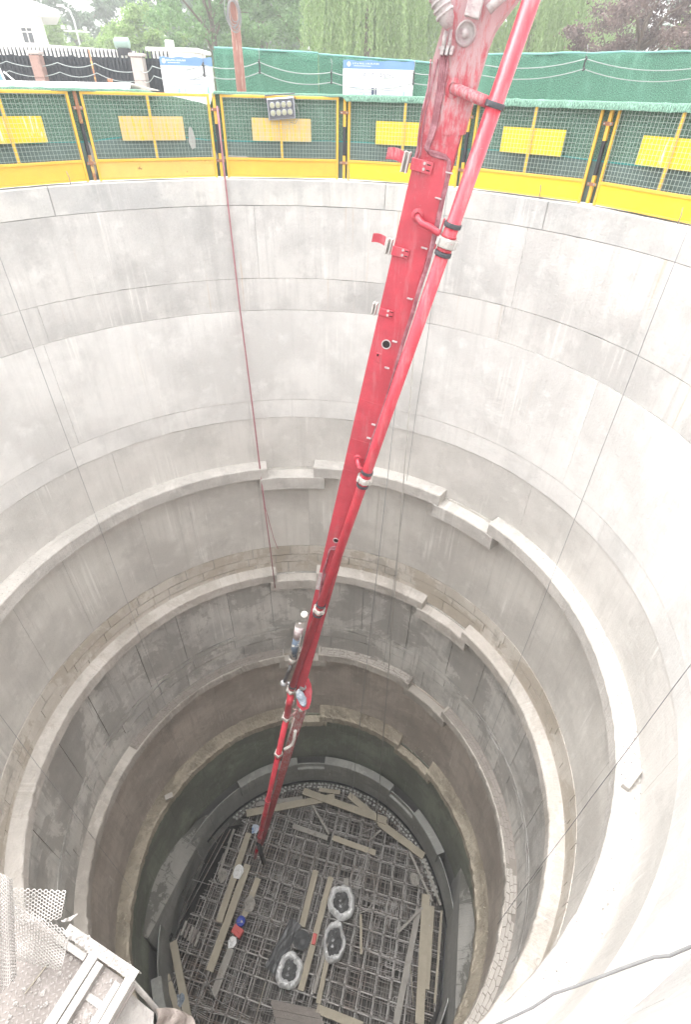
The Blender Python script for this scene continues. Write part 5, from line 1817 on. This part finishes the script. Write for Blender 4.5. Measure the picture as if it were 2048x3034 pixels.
mb = MB(); mb.tube([(.31 * math.cos(PI * i / 10), .05, .25 + .08 * math.sin(PI * i / 10)) for i in range(11)], .012, 6); mb.build('handle', M['blacksheet'], kb)
# hoses coiled on the grid
P = [t8(455, 1290), t8(560, 1210), t8(660, 1160), t8(740, 1150), t8(800, 1190), t8(830, 1260), t8(880, 1370), t8(940, 1415), t8(1000, 1390), t8(1025, 1320), t8(1010, 1250), t8(950, 1215), t8(870, 1225), t8(790, 1280), t8(740, 1380), t8(725, 1480), t8(760, 1569)]
line('hose_coil', [oz(*p, ZT + .08 + .03 * math.sin(i * 1.7)) for i, p in enumerate(P)], .022, 'steelhose', 'grey hose looped twice at the lower left of the grid', 'hose') if 'steelhose' in M else None
P = [t9(880, 40), t9(740, 100), t9(800, 250), t9(850, 400), t9(865, 520), t9(850, 630), t9(800, 690), t9(740, 715), t9(690, 700)]
line('loose_rope', [oz(*p, ZT + .07 + .02 * math.sin(i * 2.1)) for i, p in enumerate(P)], .013, 'rope', 'pale rope curling on the grid right of the topmost sack', 'rope')
P = [t9(690, 510), t9(760, 400), t9(830, 290), t9(870, 120)]
line('leaning_rod', [oz(*P[0], ZT + .1), oz(*P[3], ZT + .12)], .018, 'tubesteel', 'thin rod leaning from the topmost sack to the pale rope', 'rod')
for i, (p0, p1, lb_) in enumerate(((t8(1272, 680), t8(1205, 870), 'pale loose bar right of the blue bucket'), (t9(990, 880), t9(983, 1110), 'pale loose bar in the right half of the grid'), (t8(1270, 1250), t8(1200, 1500), 'thin yellowish stick at the lower middle of the grid'), (t9(1130, 960), t9(1165, 1420), 'thin brown bar left of the long speckled plank'))):
    line('loose_bar', [oz(*p0, ZT + .06), oz(*p1, ZT + .06)], .016, 'tubesteel' if i < 2 else 'plank', lb_, 'bar')
# loose things on the ledges
o = MB(); o.rbox((0, 0, 0), (.21, 0, 0), (0, .05, 0), (0, 0, .05), .008); o = tag(o.build('concrete_block', M['ledge_a']), 'loose concrete block lying on the first ledge at the right', 'block'); o.location = Vector((5.12, -2.24, -6.145)); o.rotation_euler = (0, 0, math.atan2(.3, .35))
o = MB(); o.rbox((0, 0, 0), (.13, 0, 0), (0, .09, 0), (0, 0, .05), .008); o = tag(o.build('concrete_block', M['ledge_b']), 'loose pale block on the fourth ledge at the left', 'block'); o.location = oz(500, 2360, -18.2); o.rotation_euler = (0, 0, .5)
m_ = MB(); c = Vector((4.43, -3.56, -10.06)); m_.lathe(c, (0, 0, 1), [(.055, 0), (.075, .03), (.075, .05), (.045, .05), (.04, .02), (0, .02)], 18); tag(m_.build('pipe_stub', M['ledge_b']), 'small round pipe stub on the second ledge at lower right', 'pipe')
# ================================================================== landing platform in the near left corner
M['whitesteel'] = simple('cement_coated_steel', (.40, .375, .355), .85, var=.3, scale=14, bump=.5, bscale=60, col2=(.31, .29, .27), lo=.5, hi=.62)
M['plate'] = simple('chequer_plate', (.22, .195, .18), .75, .1, var=.35, scale=7, bump=.3, bscale=50, col2=(.36, .33, .31), lo=.55, hi=.7)
M['netplastic'] = simple('white_plastic_net', (.48, .455, .435), .6, var=.1)
M['cloth'] = simple('dusty_cloth', (.30, .255, .23), .95, var=.25, scale=10, bump=.5, bscale=40)
def t17(x, y): return (.38241 * x, 2400 + .38241 * y)
ZP = -1.9
lan = thing('landing_platform', 'cement-splashed steel landing with chequer plate in the near left corner', 'platform')
A0 = oz(*t17(550, 945), ZP); A1 = oz(*t17(1040, 1282), ZP)
e1 = (A1 - A0).normalized(); e2 = Vector((e1.y, -e1.x, 0))
if e2.y > 0: e2 = -e2
zz = Vector((0, 0, 1))
def lp2(a, b, z=0): return A0 + e1 * a + e2 * b + zz * z
LE = (A1 - A0).length
def angle(p, q, lab, w_=.022, vert=True):
    d = (q - p).normalized(); s = d.cross(zz).normalized()
    mb = MB(); mb.rbox((p + q) / 2, d * (q - p).length / 2, s * w_, zz * .003, .001)
    if vert: mb.rbox((p + q) / 2 - s * (w_ - .003) - zz * .0235, d * (q - p).length / 2, s * .003, zz * .02, .001)
    return mb.build(lab, M['whitesteel'], lan)
angle(lp2(-.03, 0), lp2(LE + .01, 0), 'edge_angle', .022)
b1 = (oz(*t17(745, 1085), ZP) - A0).dot(e1); 
angle(lp2(b1 + .005, .02, .008), lp2(b1 + .005, .52, .008), 'cross_angle', .024)
angle(lp2(b1 + .052, .03, .004), lp2(b1 + .052, .52, .004), 'cross_angle', .018)
angle(lp2(LE - .01, .02, .008), lp2(LE - .01, .52, .008), 'cross_angle', .02)
angle(lp2(LE - .05, .05, .004), lp2(LE - .05, .52, .004), 'cross_angle', .016)
for bb in (.14, .25, .38):
    angle(lp2(b1 + .07, bb, -.03), lp2(LE - .06, bb, -.03), 'rung', .014)
angle(lp2(b1 - .03, .045, -.01), lp2(-.05, .045, -.01), 'inner_angle', .014)
# chequer plate with raised lozenges
mb = MB(); P = [lp2(-.45, .03, -.035), lp2(LE + .02, .03, -.035), lp2(LE + .02, .75, -.035), lp2(-.45, .75, -.035)]
mb.prism(P, -zz * .006); pl_ = mb.build('chequer_plate', M['plate'], lan)
mb = MB(); n = 0
for i in range(-24, 24):
    for j in range(0, 34):
        a = (i + .5 * (j % 2)) * .024 ; b_ = .05 + j * .0215
        if a > LE or a < -.45: continue
        an = PI / 4 if (i + j) % 2 else -PI / 4
        d = e1 * math.cos(an) + e2 * math.sin(an); s = d.cross(zz)
        c = lp2(a, b_, -.035)
        mb.add([c - d * .011, c + s * .004 + zz * .0035, c + d * .011, c - s * .004 + zz * .0035], [(0, 1, 3), (1, 2, 3)])
M['lit_tread'] = simple('lit_plate_tread', (.29, .265, .25), .6, .1, var=.2)  # lozenges painted lighter in place of light catching their relief
lz_ = mb.build('raised_pattern', M['lit_tread'], pl_); lz_['kind'] = 'stuff'
# lumps of set concrete
mb = MB(); rd = random.Random(9)
for _ in range(160):
    a = rd.uniform(-.05, LE); b_ = rd.uniform(.05, .45); s = .003 + .009 * rd.random() ** 3
    c = lp2(a, b_, -.03)
    vs2 = [c + zz * s * .7] + [c + (e1 * math.cos(t) + e2 * math.sin(t)) * s * rd.uniform(.7, 1.3) for t in [k * 1.047 for k in range(6)]]
    mb.add(vs2, [(0, 1 + k, 1 + (k + 1) % 6) for k in range(6)])
for _ in range(60):
    a = rd.uniform(0, LE); s = rd.uniform(.003, .009); c = lp2(a, rd.uniform(-.02, .03), .004)
    vs2 = [c + zz * s] + [c + (e1 * math.cos(t) + e2 * math.sin(t)) * s * rd.uniform(.7, 1.3) for t in [k * 1.047 for k in range(6)]]
    mb.add(vs2, [(0, 1 + k, 1 + (k + 1) % 6) for k in range(6)])
cl_ = mb.build('set_concrete', M['whitesteel'], lan); cl_['kind'] = 'stuff'
# stringer running down to the next landing, with its own small plate
q0 = oz(*t17(1010, 1320), ZP - .06); q1 = oz(*t17(1260, 1610), ZP - .5); q2 = q1 + (q1 - q0) * .4
mb = MB(); mb.tube([q0, q0.lerp(q1, .5) + Vector((.004, 0, 0)), q1, q2], .012, 8); mb.build('stringer_rod', M['whitesteel'], lan)
mb = MB(); P = [oz(*t17(985, 1400), ZP - .14), oz(*t17(1190, 1570), ZP - .3), oz(*t17(1180, 1720), ZP - .3), oz(*t17(860, 1700), ZP - .14)]
mb.add(P, [(0, 1, 2, 3)]); mb.add([p - zz * .005 for p in P], [(3, 2, 1, 0)]); lp3 = mb.build('lower_plate', M['whitesteel'], lan)
mb = MB()
for i in range(18):
    for j in range(18):
        u, v_ = (i + .5) / 18, (j + .5) / 18
        c = P[0].lerp(P[1], u).lerp(P[3].lerp(P[2], u), v_)
        mb.add([c - e1 * .006, c + e2 * .003 + zz * .002, c + e1 * .006, c - e2 * .003 + zz * .002], [(0, 1, 3), (1, 2, 3)])
lz_ = mb.build('raised_pattern', M['whitesteel'], lp3); lz_['kind'] = 'stuff'
# brackets back to the wall
for a in (-.3, LE - .02):
    mb = MB(); mb.tube([lp2(a, .5, -.02), lp2(a, .95, -.02)], .02, 8); mb.tube([lp2(a, .05, -.04), lp2(a, .9, -.7)], .018, 8); mb.build('wall_bracket', M['whitesteel'], lan)
# thin stick on the plate
line('thin_stick', [lp2(-.02, .13, -.028), lp2(-.03, .25, -.028)], .0022, 'plank', 'thin straw-coloured stick lying on the chequer plate', 'stick')
# dusty cloth hanging off the corner
mb = MB(); P = []
for j in range(9):
    for i in range(13):
        u, v_ = i / 12, j / 8
        px_ = (1205 + 290 * u + 18 * math.sin(v_ * 5), 1540 + 70 * u * u + 190 * v_ - 20 * math.sin(u * 3))
        P.append(oz(*t17(*px_), ZP - .30 - .12 * u - .10 * v_ + .03 * math.sin(u * 13 + v_ * 3) * (.5 + v_) + .015 * math.sin(u * 31)))
mb.grid(P, 13, 9, None, True); tag(mb.build('dusty_cloth', M['cloth']), 'dusty brownish cloth hanging off the landing at the bottom edge', 'cloth')


# honeycomb netting: hexagon cells as a real lattice
def hexnet(surf, nu, nv, r, name, lab):
    """surf(u, v) -> point; u, v in 0..1"""
    vs = {}; V = []; Ed = set()
    def vid(x, y):
        k = (round(x * 1000), round(y * 1000))
        if k not in vs: vs[k] = len(V); V.append((x, y))
        return vs[k]
    for j in range(nv):
        for i in range(nu):
            cx = 1.5 * i; cy = math.sqrt(3) * (j + .5 * (i % 2))
            ids = [vid(cx + math.cos(k * PI / 3), cy + math.sin(k * PI / 3)) for k in range(6)]
            for k in range(6): Ed.add((min(ids[k], ids[(k + 1) % 6]), max(ids[k], ids[(k + 1) % 6])))
    W, H = 1.5 * nu, math.sqrt(3) * nv
    Q = [surf((x + 1) / (W + 1.5), (y + 1) / (H + 2)) for x, y in V]
    mb = MB()
    for a, b in Ed:
        p, q = Q[a], Q[b]
        d = (q - p)
        if d.length < 1e-5: continue
        d.normalize(); u = d.orthogonal().normalized(); w_ = d.cross(u)
        vv = []
        for e in (p, q):
            for t in (0, 2.094, 4.189): vv.append(e + (u * math.cos(t) + w_ * math.sin(t)) * r)
        mb.add(vv, [(0, 1, 4, 3), (1, 2, 5, 4), (2, 0, 3, 5)], None, True)
    return tag(mb.build(name, M['netplastic']), lab, 'netting')


def coons(tl, tr_, bl_, br, zf, fold):
    def f(u, v_):
        x = (tl[0] * (1 - u) + tr_[0] * u) * (1 - v_) + (bl_[0] * (1 - u) + br[0] * u) * v_
        y = (tl[1] * (1 - u) + tr_[1] * u) * (1 - v_) + (bl_[1] * (1 - u) + br[1] * u) * v_
        return oz(*t17(x, y), zf(u, v_) + fold(u, v_))
    return f


hexnet(coons((60, 600), (525, 625), (60, 900), (480, 860), lambda u, v_: ZP + .45 - .05 * v_, lambda u, v_: .02 * math.sin(u * 7 + v_ * 3)), 19, 8, .0022, 'honeycomb_net', 'upper flap of white honeycomb netting folded back over the landing')
hexnet(coons((90, 730), (560, 950), (120, 1180), (480, 1255), lambda u, v_: ZP + .30 - .22 * v_, lambda u, v_: .035 * math.sin(u * 5 - v_ * 4) + .02 * math.sin(v_ * 9)), 19, 13, .0025, 'honeycomb_net', 'white honeycomb netting lying over the chequer plate')
hexnet(coons((-120, 430), (100, 540), (-120, 1560), (135, 1300), lambda u, v_: ZP + .62 - .45 * v_, lambda u, v_: .05 * math.sin(u * 9 + 1) + .02 * math.sin(v_ * 7)), 15, 30, .0028, 'honeycomb_net', 'bunched white honeycomb netting hanging at the left edge')
hexnet(coons((470, 860), (615, 795), (490, 870), (540, 865), lambda u, v_: ZP + .42, lambda u, v_: .01 * math.sin(u * 9)), 9, 4, .0014, 'honeycomb_net', 'small pointed tip of white honeycomb netting above the edge angle')
# ================================================================== trees beyond the site
M['bark'] = simple('bark', (.16, .12, .09), .95, var=.4, scale=6, stretch=(3, 3, .5), bump=.5, bscale=15)
M['leaf_mid'] = leafmat('leaf_mid', (.11, .21, .08), (.20, .33, .14))
M['leaf_light'] = leafmat('leaf_light', (.17, .28, .08), (.28, .40, .14))
M['leaf_dark'] = leafmat('leaf_dark', (.08, .15, .08), (.14, .22, .12))
M['leaf_willow'] = leafmat('leaf_willow', (.20, .31, .11), (.34, .46, .21))
M['leaf_purple'] = leafmat('leaf_purple', (.09, .06, .055), (.20, .145, .13))


def leaves(pos, nrm_seed, size, mt, name, par, aspect=.55, hang=None):
    """pos: (n,3) leaf centres -> one quad (folded kite) each"""
    rg = np.random.default_rng(nrm_seed)
    n = len(pos)
    d = rg.normal(size=(n, 3))
    if hang is not None: d = d * .35 + np.array(hang)
    d /= np.linalg.norm(d, axis=1)[:, None]
    e = rg.normal(size=(n, 3)); e -= d * (e * d).sum(1)[:, None]; e /= np.linalg.norm(e, axis=1)[:, None]
    s = size * rg.uniform(.6, 1.3, size=(n, 1))
    v = np.empty((n, 4, 3))
    v[:, 0] = pos - d * s; v[:, 1] = pos + e * s * aspect; v[:, 2] = pos + d * s; v[:, 3] = pos - e * s * aspect
    me = bpy.data.meshes.new(name)
    me.vertices.add(n * 4); me.vertices.foreach_set('co', v.ravel())
    me.loops.add(n * 4); me.loops.foreach_set('vertex_index', np.arange(n * 4, dtype=np.int32))
    me.polygons.add(n); me.polygons.foreach_set('loop_start', np.arange(0, n * 4, 4, dtype=np.int32))
    try: me.polygons.foreach_set('loop_total', np.full(n, 4, dtype=np.int32))
    except Exception: pass
    me.update(calc_edges=True); me.validate()
    me.materials.append(mt)
    o = bpy.data.objects.new(name, me); COL.objects.link(o); o.parent = par
    return o


def tree(x, y, h, w, zlow, lab, mt, seed, clumps=70, per=150, leaf=.10, branches=9, group='trees beyond the site'):
    rg = np.random.default_rng(seed); rd = random.Random(seed)
    t = thing('tree', lab, 'tree', group); t.location = (x, y, 0)
    mb = MB()
    lean = rd.uniform(-.3, .3)
    mb.tube([(0, 0, -.1), (lean * .3, 0, h * .25), (lean, 0, h * .6)], [.2 + h * .012, .15 + h * .008, .05], 8)
    ends = []
    for k in range(branches):
        a = 2 * PI * k / branches + rd.uniform(-.4, .4)
        z0 = h * rd.uniform(.15, .5)
        r1 = w * rd.uniform(.5, .9); z1 = z0 + (h - z0) * rd.uniform(.1, .7)
        p0 = Vector((lean * .5, 0, z0)); p2 = Vector((math.cos(a) * r1, math.sin(a) * r1, z1))
        p1 = p0.lerp(p2, .5) + Vector((rd.uniform(-.3, .3), rd.uniform(-.3, .3), .35))
        mb.tube([p0, p1, p2], [.08, .05, .015], 6)
        ends.append(p2)
        for q in range(2):
            p3 = p1.lerp(p2, .3 + .4 * q) ; p4 = p3 + Vector((rd.uniform(-1, 1), rd.uniform(-1, 1), rd.uniform(-.2, .8))) * w * .35
            mb.tube([p3, p4], [.03, .008], 5); ends.append(p4)
    mb.build('trunk', M['bark'], t)
    P = []
    for k in range(clumps):
        if k < len(ends): c = np.array(ends[k])
        else:
            a = rg.uniform(0, 2 * PI); e = rg.uniform(0, 1) ** .5
            zz = rg.uniform(0, 1)
            prof = math.sin(PI * min(max(zz * .85 + .12, 0), 1)) ** .6
            c = np.array([math.cos(a) * w * e * prof, math.sin(a) * w * e * prof, zlow + (h - zlow) * zz])
        s = rg.uniform(.35, .75) * (.45 + w * .12)
        q = rg.normal(size=(int(per * rg.uniform(.6, 1.3)), 3))
        q *= (np.abs(rg.normal(size=(len(q), 1))) ** .35) * s / (1 + np.linalg.norm(q, axis=1)[:, None] * .4)
        q[:, 2] *= .6
        P.append(c + q)
    P = np.concatenate(P); P = P[P[:, 2] > max(.3, zlow - .5)]
    leaves(P, seed, leaf, M[mt], 'crown', t)
    return t


def willow(x, y, h, w, lab, seed, strands=330):
    rg = np.random.default_rng(seed); rd = random.Random(seed)
    t = thing('tree', lab, 'tree', 'trees beyond the site'); t.location = (x, y, 0)
    mb = MB(); mb.tube([(0, 0, -.1), (.2, 0, 2.2), (.1, 0, h * .7)], [.3, .22, .1], 8)
    P = []
    for k in range(strands):
        a = rg.uniform(0, 2 * PI); r_ = w * rg.uniform(.1, 1) ** .6
        top = h - .28 * (r_ / w) ** 2 * h + rg.uniform(-.6, .3)
        low = max(1.2, rg.uniform(1.3, 3.0) if rg.random() < .8 else rg.uniform(3, 5))
        n = int((top - low) / .075)
        z = np.linspace(top, low, n)
        tt = (top - z) / (top - low)
        dx = np.sin(tt * 3 + k) * .12; dy = np.cos(tt * 2.3 + k * 1.7) * .12
        out = .25 * np.sqrt(tt)
        q = np.stack([math.cos(a) * (r_ + out) + dx, math.sin(a) * (r_ + out) + dy, z], 1)
        q = np.repeat(q, 2, 0) + rg.normal(size=(2 * n, 3)) * .045
        P.append(q)
        if k % 9 == 0: mb.tube([(.1, 0, h * .6), (math.cos(a) * r_ * .6, math.sin(a) * r_ * .6, top), (math.cos(a) * (r_ + .1), math.sin(a) * (r_ + .1), top - .6)], [.06, .03, .01], 5)
    mb.build('trunk', M['bark'], t)
    leaves(np.concatenate(P), seed, .085, M['leaf_willow'], 'crown', t, .3, (0, 0, 1.0))


def fx(px_, yy): return oy(px_, 150, yy).x


tree(fx(250, 70), 70, 13, 6.5, 2.5, 'hazy dark tall tree behind the curved street lamp', 'leaf_dark', 1, 110, 200, .2)
tree(fx(150, 52), 52, 5.8, 3.2, .8, 'light green bushy tree beside the white building', 'leaf_light', 2, 70, 200, .12)
tree(fx(340, 46), 46, 4.6, 2.6, .8, 'small pale green tree right of the street lamp', 'leaf_light', 3, 70, 180, .11)
tree(fx(430, 40), 40, 5.2, 2.6, .8, 'pale green leafy tree above the water tank', 'leaf_light', 4, 70, 220, .10)
tree(fx(480, 62), 62, 12, 4.2, 2.5, 'grey green tall tree standing behind the pale leafy tree', 'leaf_dark', 5, 110, 200, .17)
tree(fx(350, 75), 75, 6.0, 4.5, 1.0, 'far rounded tree under the bright gap in the sky', 'leaf_mid', 6, 80, 200, .16)
tree(fx(640, 34), 34, 9, 4.2, 1.2, 'broad mid green tree behind the timber pole', 'leaf_mid', 7, 130, 210, .10)
tree(fx(780, 44), 44, 10, 4.8, 1.2, 'broad dark green tree between the pole and the willows', 'leaf_mid', 8, 140, 220, .12)
tree(fx(940, 36), 36, 9, 3.4, 1.4, 'dark branching tree left of the willows', 'leaf_mid', 9, 90, 160, .10, 14)
tree(fx(860, 70), 70, 12, 9, 1.0, 'dark wide tree filling the gap behind the middle trees', 'leaf_dark', 10, 170, 240, .22)
tree(fx(1300, 75), 75, 13, 10, 1.0, 'dark wide tree behind the willows', 'leaf_dark', 11, 180, 240, .22)
tree(fx(1750, 70), 70, 13, 9, 1.0, 'dark wide tree behind the purple tree', 'leaf_dark', 12, 170, 240, .22)
tree(fx(560, 75), 75, 9, 6, 1.0, 'hazy wide tree far behind the timber pole', 'leaf_dark', 15, 120, 220, .2)
willow(fx(1080, 30), 30, 8.5, 3.0, 'pale green weeping willow left of the red boom', 21, 420)
willow(fx(1240, 34), 34, 9, 3.4, 'pale green weeping willow directly behind the red boom', 22, 400)
willow(fx(1560, 32), 32, 8.5, 3.2, 'pale green weeping willow showing right of the red pipe', 23, 420)
willow(fx(1700, 40), 40, 8.5, 3.4, 'pale green weeping willow half behind the purple tree', 25, 300)
tree(fx(1900, 24), 24, 6.5, 3.0, 1.6, 'purple brown leaved tree with bare branches at the right', 'leaf_purple', 13, 100, 190, .075, 16)
tree(fx(2080, 30), 30, 6.0, 2.6, 1.2, 'light green tree at the right edge of the picture', 'leaf_light', 14, 70, 180, .1)
# ================================================================== thin haze added to lift blacks and pale the trees like glare
hm = bpy.data.materials.new('thin_haze'); hm.use_nodes = True
hn = hm.node_tree; hn.nodes.remove(hn.nodes['Principled BSDF'])
pv = hn.nodes.new('ShaderNodeVolumePrincipled')
pv.inputs['Color'].default_value = (.95, .96, .96, 1)
pv.inputs['Density'].default_value = .0038
pv.inputs['Anisotropy'].default_value = .3
hn.links.new(pv.outputs[0], hn.nodes['Material Output'].inputs['Volume'])
mb = MB(); mb.box((0, 35, -5.2), (110, 0, 0), (0, 75, 0), (0, 0, 21.8))
tag(mb.build('haze', hm), 'thin pale haze added over the whole site as veiling glare', 'haze', kind='stuff')
